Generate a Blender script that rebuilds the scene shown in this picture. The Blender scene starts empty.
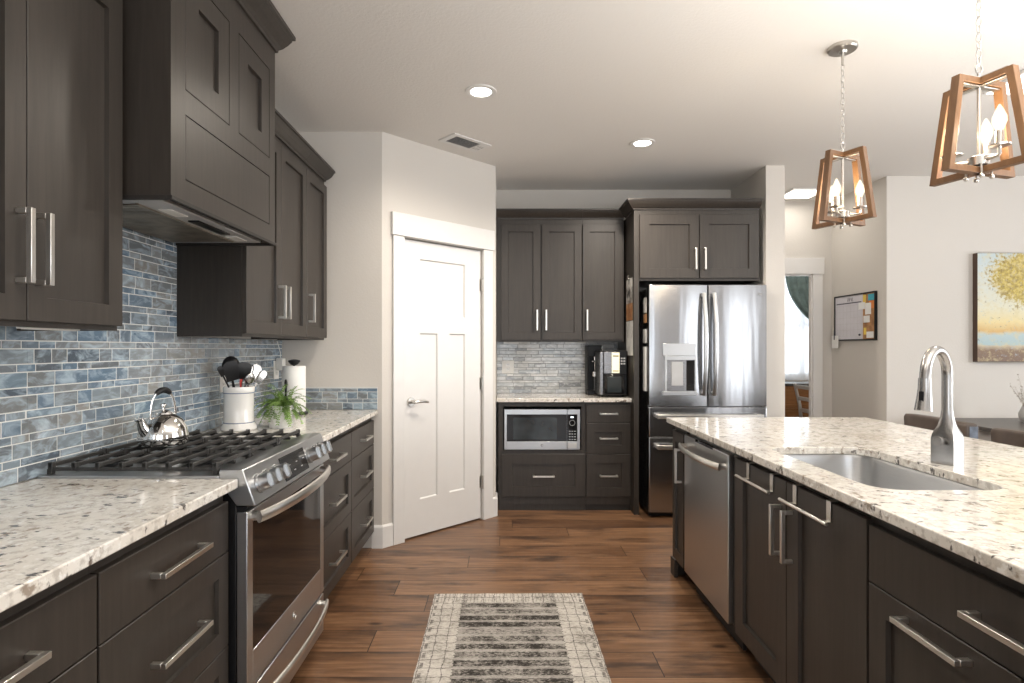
import bpy, bmesh, math, random
from mathutils import Vector, Matrix

scene = bpy.context.scene
COL = scene.collection
R = math.radians
random.seed(7)

# ------------------------------------------------------------------ camera
H = 1.32
cam_d = bpy.data.cameras.new('camera')
cam_d.sensor_width = 36.0
cam_d.lens = 20.0
cam_d.shift_x = 0.0088
cam_d.shift_y = 0.0064
cam_d.clip_start = 0.05
cam = bpy.data.objects.new('camera', cam_d)
cam.location = (0, 0, H)
cam.rotation_euler = (R(90), 0, 0)
COL.objects.link(cam)
scene.camera = cam

# ------------------------------------------------------------------ world, light, exposure
scene.view_settings.view_transform = 'Standard'
scene.view_settings.look = 'None'
scene.view_settings.gamma = 1.0
scene.view_settings.use_curve_mapping = False
scene.view_settings.exposure = 0.46
world = bpy.data.worlds.new('daylight')
scene.world = world
world.use_nodes = True
_bg = world.node_tree.nodes['Background']
_bg.inputs[0].default_value = (0.82, 0.91, 1.0, 1)
_bg.inputs[1].default_value = 2.2


def area(name, loc, aim, sx, sy, power, color=(1, 1, 1)):
    d = bpy.data.lights.new(name, 'AREA')
    d.shape = 'RECTANGLE'
    d.size, d.size_y = sx, sy
    d.energy = power
    d.color = color
    o = bpy.data.objects.new(name, d)
    o.location = loc
    o.rotation_euler = (Vector(aim) - Vector(loc)).to_track_quat('-Z', 'Y').to_euler()
    COL.objects.link(o)
    return o


def point(name, loc, power, color, r=0.03):
    d = bpy.data.lights.new(name, 'POINT')
    d.energy = power
    d.color = color
    d.shadow_soft_size = r
    o = bpy.data.objects.new(name, d)
    o.location = loc
    COL.objects.link(o)
    return o


def spot(name, loc, power, color, angle=150, r=0.05):
    d = bpy.data.lights.new(name, 'SPOT')
    d.energy = power
    d.color = color
    d.spot_size = R(angle)
    d.spot_blend = 0.8
    d.shadow_soft_size = r
    o = bpy.data.objects.new(name, d)
    o.location = loc
    COL.objects.link(o)
    return o


WARM = (1.0, 0.90, 0.78)
DAY = (1.0, 0.98, 0.96)
# daylight through the glazed rear wall, the dining side windows and the study window
for _x, _p in ((-0.325, 9), (1.325, 9), (5.4, 20)):
    area('daylight_rear', (_x, -4.12, 1.38), (_x, 0, 1.38), 1.3, 2.0, _p, DAY)
for _y, _p in ((0.6, 75), (2.6, 25)):
    area('daylight_dining', (6.82, _y, 1.5), (0, _y, 1.5), 1.75, 1.85, _p, DAY)
area('daylight_study', (4.0, 7.85, 1.6), (4.0, 5.0, 1.5), 1.4, 1.4, 14, (0.9, 0.96, 1.0))
point('study_fill', (3.7, 6.3, 2.5), 26, (1.0, 0.92, 0.82), 0.1)  # added fill with no fixture, brightens the dresser and drape
# added upward fill lights out of view, standing in for a bounced flash
area('ceiling_fill', (1.7, 0.6, 1.75), (1.7, 0.601, 3.0), 1.2, 1.2, 72, (1.0, 0.98, 0.95))
area('ceiling_fill', (3.3, 1.9, 1.5), (3.3, 1.901, 3.0), 1.4, 1.4, 20, (1.0, 0.98, 0.95))

# ------------------------------------------------------------------ node helpers


def new_mat(name):
    m = bpy.data.materials.new(name)
    m.use_nodes = True
    nt = m.node_tree
    b = nt.nodes['Principled BSDF']
    return m, nt, b


def N(nt, typ, **kw):
    n = nt.nodes.new(typ)
    for k, v in kw.items():
        if k.startswith('i_'):
            key = k[2:]
            key = int(key) if key.isdigit() else key.replace('_', ' ')
            n.inputs[key].default_value = v
        else:
            setattr(n, k, v)
    return n


def link(nt, a, b):
    nt.links.new(a, b)


def coords(nt, scale=(1, 1, 1), kind='Object', rot=(0, 0, 0)):
    tc = N(nt, 'ShaderNodeTexCoord')
    mp = N(nt, 'ShaderNodeMapping')
    mp.inputs['Scale'].default_value = scale
    mp.inputs['Rotation'].default_value = rot
    link(nt, tc.outputs[kind], mp.inputs[0])
    return mp.outputs[0]


def noise(nt, vec, scale, detail=3, rough=0.5):
    n = N(nt, 'ShaderNodeTexNoise')
    n.inputs['Scale'].default_value = scale
    n.inputs['Detail'].default_value = detail
    n.inputs['Roughness'].default_value = rough
    if vec is not None:
        link(nt, vec, n.inputs['Vector'])
    return n


def ramp(nt, fac, stops, interp='LINEAR'):
    r = N(nt, 'ShaderNodeValToRGB')
    cr = r.color_ramp
    cr.interpolation = interp
    while len(cr.elements) < len(stops):
        cr.elements.new(0.5)
    for e, (p, c) in zip(cr.elements, stops):
        e.position = p
        e.color = (c[0], c[1], c[2], 1) if not isinstance(c, (int, float)) else (c, c, c, 1)
    link(nt, fac, r.inputs[0])
    return r.outputs[0]


def mix(nt, fac, a, b, mode='MIX'):
    m = N(nt, 'ShaderNodeMix', data_type='RGBA', blend_type=mode)
    for sock, v in ((m.inputs[0], fac), (m.inputs[6], a), (m.inputs[7], b)):
        if isinstance(v, (int, float)):
            sock.default_value = v
        elif isinstance(v, tuple):
            sock.default_value = (v[0], v[1], v[2], 1)
        else:
            link(nt, v, sock)
    return m.outputs[2]


def math_n(nt, op, a, b=None, c=None):
    m = N(nt, 'ShaderNodeMath', operation=op)
    for i, v in enumerate((a, b, c)):
        if v is None:
            continue
        if isinstance(v, (int, float)):
            m.inputs[i].default_value = v
        else:
            link(nt, v, m.inputs[i])
    return m.outputs[0]


def bump(nt, b, height, strength=0.2, dist=0.002):
    n = N(nt, 'ShaderNodeBump')
    n.inputs['Strength'].default_value = strength
    n.inputs['Distance'].default_value = dist
    link(nt, height, n.inputs['Height'])
    link(nt, n.outputs[0], b.inputs['Normal'])


def plain(name, col, rough=0.5, metal=0.0, coat=0.0, spec=0.5, var=0.04):
    m, nt, b = new_mat(name)
    v = coords(nt)
    n = noise(nt, v, 14, 3)
    lo = tuple(max(0, c * (1 - var)) for c in col)
    hi = tuple(c * (1 + var) for c in col)
    link(nt, ramp(nt, n.outputs[0], [(0.3, lo), (0.7, hi)]), b.inputs['Base Color'])
    b.inputs['Roughness'].default_value = rough
    b.inputs['Metallic'].default_value = metal
    b.inputs['Coat Weight'].default_value = coat
    b.inputs['Specular IOR Level'].default_value = spec
    return m


def wall_mat(name, col, bs=0.15, scale=90):
    m, nt, b = new_mat(name)
    v = coords(nt)
    n = noise(nt, v, scale, 4, 0.6)
    b.inputs['Base Color'].default_value = (*col, 1)
    b.inputs['Roughness'].default_value = 0.75
    b.inputs['Specular IOR Level'].default_value = 0.25
    h = ramp(nt, n.outputs[0], [(0.42, 0.0), (0.62, 1.0)])
    bump(nt, b, h, bs, 0.002)
    return m


def wood_mat(name, lo, hi, rough=0.40, scale=(16, 16, 1.0), coat=0.0, nscale=4.0):
    m, nt, b = new_mat(name)
    v = coords(nt, scale)
    n1 = noise(nt, v, nscale, 6, 0.6)
    n1.inputs['Distortion'].default_value = 0.4
    v2 = coords(nt, (1.2, 1.2, 0.5))
    n2 = noise(nt, v2, 3.0, 2, 0.5)
    c = ramp(nt, n1.outputs[0], [(0.3, lo), (0.7, hi)])
    c = mix(nt, 0.35, c, ramp(nt, n2.outputs[0], [(0.3, lo), (0.7, hi)]))
    link(nt, c, b.inputs['Base Color'])
    b.inputs['Roughness'].default_value = rough
    b.inputs['Coat Weight'].default_value = coat
    b.inputs['Coat Roughness'].default_value = 0.25
    bump(nt, b, n1.outputs[0], 0.06, 0.001)
    return m


def steel_mat(name, col, rough=0.24, stretch=(3, 3, 90), wav=0.0, wavscale=(6, 6, 0.7), aniso=0.0):
    m, nt, b = new_mat(name)
    v = coords(nt, stretch)
    n = noise(nt, v, 6, 3)
    link(nt, ramp(nt, n.outputs[0], [(0.3, tuple(c * 0.94 for c in col)), (0.7, col)]), b.inputs['Base Color'])
    b.inputs['Metallic'].default_value = 1.0
    r = math_n(nt, 'MULTIPLY_ADD', n.outputs[0], 0.10, rough - 0.05)
    link(nt, r, b.inputs['Roughness'])
    b.inputs['Anisotropic'].default_value = aniso
    if wav:
        v2 = coords(nt, wavscale)
        n2 = noise(nt, v2, 1.6, 2)
        bump(nt, b, n2.outputs[0], wav, 0.02)
    return m


M = {}
M['wall'] = wall_mat('wall_paint', (0.62, 0.59, 0.55))
M['ceiling'] = wall_mat('ceiling_paint', (0.76, 0.74, 0.71), 0.2, 60)
M['white_trim'] = plain('white_trim_paint', (0.73, 0.72, 0.705), 0.35, var=0.01)
M['cab'] = wood_mat('espresso_cabinet_wood', (0.025, 0.0205, 0.017), (0.047, 0.039, 0.0325))
M['cab_dark'] = plain('dark_toe_kick', (0.018, 0.015, 0.013), 0.6)
M['pull'] = plain('brushed_nickel', (0.72, 0.70, 0.66), 0.30, 1.0, var=0.02)
M['steel'] = steel_mat('stainless_steel', (0.58, 0.59, 0.60), 0.30)
M['steel_fridge'] = steel_mat('stainless_refrigerator', (0.46, 0.47, 0.49), 0.21, (2, 2, 60), 0.22, (4.5, 4.5, 0.35))
M['steel_dark'] = steel_mat('dark_stainless_steel', (0.30, 0.30, 0.31), 0.28)
M['chrome'] = plain('polished_chrome', (0.80, 0.79, 0.77), 0.06, 1.0, var=0.01)
M['black'] = plain('black_plastic', (0.008, 0.008, 0.009), 0.38, spec=0.3)
M['black_gloss'] = plain('black_glass', (0.006, 0.006, 0.007), 0.05, coat=0.0, spec=0.5)
M['iron'] = plain('cast_iron', (0.030, 0.029, 0.028), 0.45, var=0.2)
M['white_ceramic'] = plain('white_ceramic', (0.80, 0.79, 0.77), 0.15, coat=0.4, var=0.01)
M['white_plastic'] = plain('white_plastic', (0.78, 0.77, 0.74), 0.4, var=0.01)
M['blue_line'] = plain('slate_blue_glaze', (0.16, 0.20, 0.30), 0.2)
M['paper'] = plain('white_paper', (0.82, 0.82, 0.80), 0.8, var=0.02)
M['soil'] = plain('potting_soil', (0.05, 0.035, 0.025), 0.9, var=0.4)
M['leaf'] = plain('fern_green', (0.16, 0.27, 0.06), 0.5, var=0.45)
M['red'] = plain('red_silicone', (0.50, 0.05, 0.04), 0.4)
M['faucet_steel'] = plain('brushed_faucet_steel', (0.40, 0.39, 0.38), 0.27, 1.0, var=0.02)
M['nickel_satin'] = plain('satin_nickel', (0.55, 0.53, 0.50), 0.28, 1.0)
M['lampwood'] = wood_mat('pendant_walnut', (0.115, 0.055, 0.023), (0.20, 0.105, 0.048), 0.45, (14, 14, 2))
M['leather'] = plain('brown_leather', (0.085, 0.062, 0.050), 0.42, var=0.2)
M['slate_fabric'] = plain('slate_blue_fabric', (0.17, 0.20, 0.25), 0.9, var=0.5)
M['table_dark'] = wood_mat('dark_table_wood', (0.055, 0.05, 0.047), (0.09, 0.085, 0.08), 0.35, (2, 20, 20))
M['gray_paint'] = plain('gray_painted_wood', (0.42, 0.41, 0.40), 0.5)
M['dresser'] = wood_mat('amber_wood', (0.20, 0.085, 0.028), (0.36, 0.17, 0.06), 0.4, (2, 14, 14))
M['drape'] = plain('dark_teal_fabric', (0.09, 0.13, 0.13), 0.9, var=0.25)
M['cork'] = plain('cork', (0.42, 0.22, 0.10), 0.9, var=0.35)
M['whiteboard'] = plain('whiteboard', (0.66, 0.65, 0.70), 0.25, var=0.03)
M['ink'] = plain('dark_ink', (0.05, 0.05, 0.07), 0.6)
M['light_gray_metal'] = plain('pale_gray_metal', (0.50, 0.50, 0.50), 0.4, 0.4)
M['filter'] = plain('hood_filter_mesh', (0.40, 0.36, 0.30), 0.4, 0.9, var=0.3)


def emis(name, col, s):
    m, nt, b = new_mat(name)
    b.inputs['Base Color'].default_value = (*col, 1)
    b.inputs['Emission Color'].default_value = (*col, 1)
    b.inputs['Emission Strength'].default_value = s
    return m


M['lens'] = emis('lit_lens', (1.0, 0.95, 0.86), 9.0)
M['bulb'] = emis('lit_bulb', (1.0, 0.80, 0.52), 9.0)
M['flush'] = emis('lit_flush_panel', (1.0, 0.94, 0.84), 2.2)
M['display'] = emis('lit_display', (0.85, 0.80, 0.55), 0.55)
M['digits'] = emis('lit_digits', (0.8, 0.9, 1.0), 1.2)


def sheer_mat():
    m, nt, b = new_mat('sheer_white_fabric')
    out = nt.nodes['Material Output']
    t = N(nt, 'ShaderNodeBsdfTransparent')
    tl = N(nt, 'ShaderNodeBsdfTranslucent')
    tl.inputs[0].default_value = (0.88, 0.90, 0.94, 1)
    d = N(nt, 'ShaderNodeBsdfDiffuse')
    d.inputs[0].default_value = (0.85, 0.87, 0.90, 1)
    m1 = N(nt, 'ShaderNodeMixShader')
    m1.inputs[0].default_value = 0.6
    link(nt, d.outputs[0], m1.inputs[1])
    link(nt, tl.outputs[0], m1.inputs[2])
    m2 = N(nt, 'ShaderNodeMixShader')
    m2.inputs[0].default_value = 0.75
    link(nt, t.outputs[0], m2.inputs[1])
    link(nt, m1.outputs[0], m2.inputs[2])
    link(nt, m2.outputs[0], out.inputs[0])
    return m


M['sheer'] = sheer_mat()


def glass_mat():
    m, nt, b = new_mat('window_glass')
    out = nt.nodes['Material Output']
    t = N(nt, 'ShaderNodeBsdfTransparent')
    g = N(nt, 'ShaderNodeBsdfGlossy')
    g.inputs['Roughness'].default_value = 0.02
    f = N(nt, 'ShaderNodeFresnel')
    mx = N(nt, 'ShaderNodeMixShader')
    link(nt, f.outputs[0], mx.inputs[0])
    link(nt, t.outputs[0], mx.inputs[1])
    link(nt, g.outputs[0], mx.inputs[2])
    link(nt, mx.outputs[0], out.inputs[0])
    return m


M['glass'] = glass_mat()


def clear_bulb():
    m, nt, b = new_mat('clear_bulb_glass')
    out = nt.nodes['Material Output']
    t = N(nt, 'ShaderNodeBsdfTransparent')
    e = N(nt, 'ShaderNodeEmission')
    e.inputs[0].default_value = (1.0, 0.86, 0.62, 1)
    e.inputs[1].default_value = 1.8
    mx = N(nt, 'ShaderNodeMixShader')
    mx.inputs[0].default_value = 0.38
    link(nt, t.outputs[0], mx.inputs[1])
    link(nt, e.outputs[0], mx.inputs[2])
    link(nt, mx.outputs[0], out.inputs[0])
    return m


M['bulb_glass'] = clear_bulb()


def granite_mat():
    m, nt, b = new_mat('cream_granite')
    v = coords(nt)
    big = noise(nt, v, 5, 4, 0.6)
    base = ramp(nt, big.outputs[0], [(0.30, (0.62, 0.575, 0.51)), (0.50, (0.74, 0.705, 0.645)), (0.72, (0.80, 0.78, 0.735))])
    mid = noise(nt, v, 38, 4, 0.65)
    base = mix(nt, ramp(nt, mid.outputs[0], [(0.48, 0.0), (0.62, 0.7)]), base, (0.45, 0.415, 0.37))
    v2 = coords(nt, (1, 1, 1), rot=(0, 0, 0.6))
    wt = noise(nt, v2, 60, 3, 0.6)
    base = mix(nt, ramp(nt, wt.outputs[0], [(0.56, 0.0), (0.66, 0.8)]), base, (0.86, 0.85, 0.82))
    v3 = coords(nt, (1.0, 1.8, 1.0), rot=(0.2, 0.1, 0.5))
    sp = noise(nt, v3, 19, 4, 0.6)
    base = mix(nt, ramp(nt, sp.outputs[0], [(0.605, 0.0), (0.66, 0.95)]), base, (0.085, 0.075, 0.07))
    v4 = coords(nt, (1.6, 1.0, 1.0), rot=(0.5, 0.7, 1.5))
    br = noise(nt, v4, 20, 4, 0.6)
    base = mix(nt, ramp(nt, br.outputs[0], [(0.60, 0.0), (0.68, 0.8)]), base, (0.25, 0.19, 0.14))
    link(nt, base, b.inputs['Base Color'])
    b.inputs['Roughness'].default_value = 0.13
    b.inputs['Coat Weight'].default_value = 0.25
    b.inputs['Coat Roughness'].default_value = 0.06
    return m


M['granite'] = granite_mat()


def floor_mat():
    m, nt, b = new_mat('hickory_plank_floor')
    tc = N(nt, 'ShaderNodeTexCoord')
    sx = N(nt, 'ShaderNodeSeparateXYZ')
    link(nt, tc.outputs['Object'], sx.inputs[0])
    W, L = 0.19, 1.65
    yy = math_n(nt, 'DIVIDE', sx.outputs[1], W)
    row = math_n(nt, 'FLOOR', yy)
    fy = math_n(nt, 'FRACT', yy)
    wn = N(nt, 'ShaderNodeTexWhiteNoise', noise_dimensions='1D')
    link(nt, row, wn.inputs['W'])
    xx = math_n(nt, 'DIVIDE', math_n(nt, 'ADD', sx.outputs[0], math_n(nt, 'MULTIPLY', wn.outputs[0], 9.0)), L)
    idx = math_n(nt, 'FLOOR', xx)
    fx = math_n(nt, 'FRACT', xx)
    cv = N(nt, 'ShaderNodeCombineXYZ')
    link(nt, row, cv.inputs[0])
    link(nt, idx, cv.inputs[1])
    wn2 = N(nt, 'ShaderNodeTexWhiteNoise', noise_dimensions='3D')
    link(nt, cv.outputs[0], wn2.inputs['Vector'])
    tone = ramp(nt, wn2.outputs[0], [(0.0, (0.085, 0.041, 0.020)), (0.25, (0.135, 0.067, 0.033)),
                                     (0.55, (0.195, 0.100, 0.050)), (0.85, (0.285, 0.155, 0.080)), (1.0, (0.15, 0.078, 0.040))])
    off = N(nt, 'ShaderNodeCombineXYZ')
    link(nt, math_n(nt, 'MULTIPLY', wn2.outputs[0], 37.0), off.inputs[2])
    add = N(nt, 'ShaderNodeVectorMath', operation='ADD')
    link(nt, tc.outputs['Object'], add.inputs[0])
    link(nt, off.outputs[0], add.inputs[1])
    mp = N(nt, 'ShaderNodeMapping')
    mp.inputs['Scale'].default_value = (1.0, 16.0, 1.0)
    link(nt, add.outputs[0], mp.inputs[0])
    g = noise(nt, mp.outputs[0], 2.6, 7, 0.65)
    g.inputs['Distortion'].default_value = 0.5
    c = mix(nt, 0.42, tone, ramp(nt, g.outputs[0], [(0.33, (0.040, 0.019, 0.010)), (0.5, (0.175, 0.088, 0.044)), (0.66, (0.37, 0.215, 0.118))]))
    mp2 = N(nt, 'ShaderNodeMapping')
    mp2.inputs['Scale'].default_value = (1.3, 6.0, 1.0)
    link(nt, add.outputs[0], mp2.inputs[0])
    k = noise(nt, mp2.outputs[0], 1.5, 5, 0.6)
    c = mix(nt, ramp(nt, k.outputs[0], [(0.50, 0.0), (0.68, 0.85)]), c, (0.040, 0.021, 0.013))
    mp3 = N(nt, 'ShaderNodeMapping')
    mp3.inputs['Scale'].default_value = (2.0, 4.5, 1.0)
    link(nt, add.outputs[0], mp3.inputs[0])
    vo = N(nt, 'ShaderNodeTexVoronoi')
    vo.inputs['Scale'].default_value = 1.0
    link(nt, mp3.outputs[0], vo.inputs['Vector'])
    c = mix(nt, ramp(nt, vo.outputs['Distance'], [(0.03, 0.85), (0.10, 0.0)]), c, (0.025, 0.012, 0.008))
    ey = math_n(nt, 'MINIMUM', fy, math_n(nt, 'SUBTRACT', 1.0, fy))
    ex = math_n(nt, 'MULTIPLY', math_n(nt, 'MINIMUM', fx, math_n(nt, 'SUBTRACT', 1.0, fx)), L / W)
    e = math_n(nt, 'MINIMUM', ex, ey)
    seam = ramp(nt, e, [(0.006, 1.0), (0.016, 0.0)])
    c = mix(nt, seam, c, (0.020, 0.010, 0.006))
    link(nt, c, b.inputs['Base Color'])
    rr = math_n(nt, 'MULTIPLY_ADD', g.outputs[0], 0.16, 0.24)
    link(nt, rr, b.inputs['Roughness'])
    hh = mix(nt, seam, g.outputs[0], (0, 0, 0))
    bump(nt, b, hh, 0.12, 0.002)
    return m


M['floor'] = floor_mat()


def tile_mat(name, stops, streak, gloss=0.12):
    m, nt, b = new_mat(name)
    at = N(nt, 'ShaderNodeAttribute', attribute_name='tile')
    sp = N(nt, 'ShaderNodeSeparateColor')
    link(nt, at.outputs['Color'], sp.inputs[0])
    base = ramp(nt, sp.outputs[0], stops)
    tc = N(nt, 'ShaderNodeTexCoord')
    off = N(nt, 'ShaderNodeCombineXYZ')
    link(nt, math_n(nt, 'MULTIPLY', sp.outputs[1], 31.0), off.inputs[1])
    add = N(nt, 'ShaderNodeVectorMath', operation='ADD')
    link(nt, tc.outputs['Object'], add.inputs[0])
    link(nt, off.outputs[0], add.inputs[1])
    mp = N(nt, 'ShaderNodeMapping')
    mp.inputs['Scale'].default_value = (8, 1, 17)
    link(nt, add.outputs[0], mp.inputs[0])
    n = noise(nt, mp.outputs[0], 1.4, 4, 0.6)
    n.inputs['Distortion'].default_value = 1.2
    c = mix(nt, ramp(nt, n.outputs[0], [(0.46, 0.0), (0.72, 0.85)]), base, streak)
    c = mix(nt, ramp(nt, n.outputs[0], [(0.22, 0.6), (0.42, 0.0)]), c, tuple(x * 0.25 for x in streak))
    link(nt, c, b.inputs['Base Color'])
    r = math_n(nt, 'MULTIPLY_ADD', n.outputs[0], 0.12, gloss - 0.04)
    link(nt, r, b.inputs['Roughness'])
    b.inputs['Specular IOR Level'].default_value = 0.6
    b.inputs['Coat Weight'].default_value = 0.3
    bump(nt, b, n.outputs[0], 0.12, 0.002)
    return m


M['tile'] = tile_mat('blue_gray_glass_tile', [(0.0, (0.10, 0.125, 0.155)), (0.25, (0.22, 0.23, 0.23)), (0.5, (0.13, 0.20, 0.28)),
                                              (0.75, (0.28, 0.275, 0.26)), (1.0, (0.20, 0.27, 0.33))], (0.46, 0.57, 0.66))
M['tile_pale'] = tile_mat('pale_silver_glass_tile', [(0.0, (0.24, 0.25, 0.26)), (0.25, (0.52, 0.51, 0.48)), (0.5, (0.36, 0.39, 0.42)),
                                                     (0.75, (0.66, 0.64, 0.60)), (1.0, (0.44, 0.45, 0.45))], (0.80, 0.80, 0.79))
M['grout_gray'] = plain('gray_grout', (0.22, 0.22, 0.215), 0.85)
M['grout'] = plain('pale_grout', (0.62, 0.63, 0.62), 0.85)


def rug_mat(hw, hl):
    m, nt, b = new_mat('distressed_cream_black_rug')
    tc = N(nt, 'ShaderNodeTexCoord')
    s = N(nt, 'ShaderNodeSeparateXYZ')
    link(nt, tc.outputs['Object'], s.inputs[0])
    x, y = s.outputs[0], s.outputs[1]
    ax = math_n(nt, 'ABSOLUTE', x)
    u = math_n(nt, 'SUBTRACT', hl, y)                      # distance from the far end
    P = 0.0665
    ph = math_n(nt, 'DIVIDE', math_n(nt, 'SUBTRACT', u, 0.13), P)
    fr = math_n(nt, 'FRACT', ph)
    dark = math_n(nt, 'MULTIPLY', math_n(nt, 'LESS_THAN', fr, 0.68),
                  math_n(nt, 'MULTIPLY', math_n(nt, 'LESS_THAN', ax, hw - 0.153), math_n(nt, 'GREATER_THAN', u, 0.13)))
    v = coords(nt, (1, 2.2, 1))
    fine = noise(nt, v, 75, 3, 0.75)
    patch = noise(nt, coords(nt, (1.0, 1.0, 1)), 7, 4, 0.7)
    wear = math_n(nt, 'ADD', math_n(nt, 'MULTIPLY', fine.outputs[0], 0.6), math_n(nt, 'MULTIPLY', patch.outputs[0], 0.5))
    wn = N(nt, 'ShaderNodeTexWhiteNoise', noise_dimensions='1D')
    link(nt, math_n(nt, 'FLOOR', ph), wn.inputs['W'])
    thr = math_n(nt, 'SUBTRACT', wear, math_n(nt, 'MULTIPLY', wn.outputs[0], 0.10))
    dk = math_n(nt, 'MULTIPLY', dark, ramp(nt, thr, [(0.44, 1.0), (0.56, 0.15)]))
    cream = ramp(nt, wear, [(0.42, (0.22, 0.205, 0.18)), (0.52, (0.46, 0.43, 0.39)), (0.66, (0.62, 0.59, 0.54))])
    cool = ramp(nt, wear, [(0.40, (0.16, 0.15, 0.14)), (0.62, (0.44, 0.41, 0.375))])
    inner = math_n(nt, 'MULTIPLY', math_n(nt, 'LESS_THAN', ax, hw - 0.153), math_n(nt, 'GREATER_THAN', u, 0.12))
    c = mix(nt, inner, cream, cool)
    c = mix(nt, dk, c, (0.040, 0.036, 0.032))
    # border grid: fine lines
    def lines(sock, pitch, w, shift=0.0):
        f = math_n(nt, 'FRACT', math_n(nt, 'DIVIDE', math_n(nt, 'ADD', sock, shift), pitch))
        return math_n(nt, 'LESS_THAN', f, w)
    bord = math_n(nt, 'SUBTRACT', 1.0, inner)
    wob = math_n(nt, 'MULTIPLY', noise(nt, coords(nt), 22, 2).outputs[0], 0.02)
    gl = math_n(nt, 'MAXIMUM', lines(math_n(nt, 'ADD', u, wob), 0.066, 0.09), lines(math_n(nt, 'ADD', ax, wob), 0.052, 0.09, 0.02))
    gl2 = math_n(nt, 'MAXIMUM', lines(u, 0.022, 0.42), 0.0)
    band = math_n(nt, 'MULTIPLY', math_n(nt, 'GREATER_THAN', ax, hw - 0.178), math_n(nt, 'LESS_THAN', ax, hw - 0.148))
    gl = math_n(nt, 'MAXIMUM', gl, math_n(nt, 'MULTIPLY', band, gl2))
    edge = math_n(nt, 'MULTIPLY', math_n(nt, 'GREATER_THAN', ax, hw - 0.028), math_n(nt, 'LESS_THAN', ax, hw - 0.014))
    edge = math_n(nt, 'MULTIPLY', edge, lines(u, 0.075, 0.5))
    top = math_n(nt, 'MULTIPLY', math_n(nt, 'LESS_THAN', u, 0.11), lines(math_n(nt, 'ADD', x, wob), 0.019, 0.25))
    gm = math_n(nt, 'MULTIPLY', bord, math_n(nt, 'MAXIMUM', math_n(nt, 'MAXIMUM', gl, edge), math_n(nt, 'MULTIPLY', top, 0.6)))
    gm = math_n(nt, 'MULTIPLY', gm, ramp(nt, fine.outputs[0], [(0.40, 0.95), (0.62, 0.35)]))
    c = mix(nt, gm, c, (0.11, 0.10, 0.095))
    link(nt, c, b.inputs['Base Color'])
    b.inputs['Roughness'].default_value = 0.95
    b.inputs['Specular IOR Level'].default_value = 0.1
    bump(nt, b, fine.outputs[0], 0.4, 0.003)
    return m


def painting_mat(w, h):
    # a loose tree by the water: local x 0..w, z 0..h
    m, nt, b = new_mat('loose_landscape_painting')
    tc = N(nt, 'ShaderNodeTexCoord')
    s = N(nt, 'ShaderNodeSeparateXYZ')
    link(nt, tc.outputs['Object'], s.inputs[0])
    n1 = noise(nt, coords(nt, (1, 1, 1)), 5, 5, 0.65)
    n2 = noise(nt, coords(nt, (1, 1, 1)), 38, 4, 0.7)
    z = math_n(nt, 'DIVIDE', s.outputs[2], h)
    zz = math_n(nt, 'ADD', z, math_n(nt, 'MULTIPLY_ADD', n1.outputs[0], 0.10, -0.05))
    c = ramp(nt, zz, [(0.0, (0.16, 0.10, 0.07)), (0.11, (0.22, 0.14, 0.09)), (0.145, (0.50, 0.42, 0.30)), (0.155, (0.36, 0.48, 0.50)),
                      (0.25, (0.42, 0.52, 0.54)), (0.28, (0.62, 0.40, 0.15)), (0.36, (0.72, 0.60, 0.30)), (0.5, (0.66, 0.64, 0.50)),
                      (0.8, (0.55, 0.60, 0.58)), (1.0, (0.46, 0.55, 0.58))])
    dx = math_n(nt, 'DIVIDE', math_n(nt, 'SUBTRACT', s.outputs[0], 0.46), 0.40)
    dz = math_n(nt, 'DIVIDE', math_n(nt, 'SUBTRACT', s.outputs[2], h * 0.76), 0.27)
    d = math_n(nt, 'SQRT', math_n(nt, 'ADD', math_n(nt, 'MULTIPLY', dx, dx), math_n(nt, 'MULTIPLY', dz, dz)))
    d = math_n(nt, 'ADD', d, math_n(nt, 'MULTIPLY_ADD', n2.outputs[0], 1.1, -0.55))
    d = math_n(nt, 'ADD', d, math_n(nt, 'MULTIPLY_ADD', n1.outputs[0], 0.8, -0.4))
    fol = ramp(nt, n2.outputs[0], [(0.35, (0.24, 0.17, 0.04)), (0.55, (0.52, 0.40, 0.08)), (0.7, (0.70, 0.58, 0.22))])
    c = mix(nt, ramp(nt, d, [(0.75, 1.0), (0.95, 0.0)]), c, fol)
    n3 = noise(nt, coords(nt, (1, 1, 1.4)), 17, 5, 0.75)
    c = mix(nt, ramp(nt, n3.outputs[0], [(0.50, 0.0), (0.64, 0.55)]), c, (0.62, 0.54, 0.30))
    c = mix(nt, ramp(nt, n3.outputs[0], [(0.30, 0.5), (0.42, 0.0)]), c, (0.40, 0.50, 0.56))
    c = mix(nt, ramp(nt, n2.outputs[0], [(0.62, 0.0), (0.68, 0.8)]), c, (0.20, 0.17, 0.12))
    link(nt, c, b.inputs['Base Color'])
    b.inputs['Roughness'].default_value = 0.6
    bump(nt, b, n2.outputs[0], 0.3, 0.003)
    return m

# ------------------------------------------------------------------ mesh helpers


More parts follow.
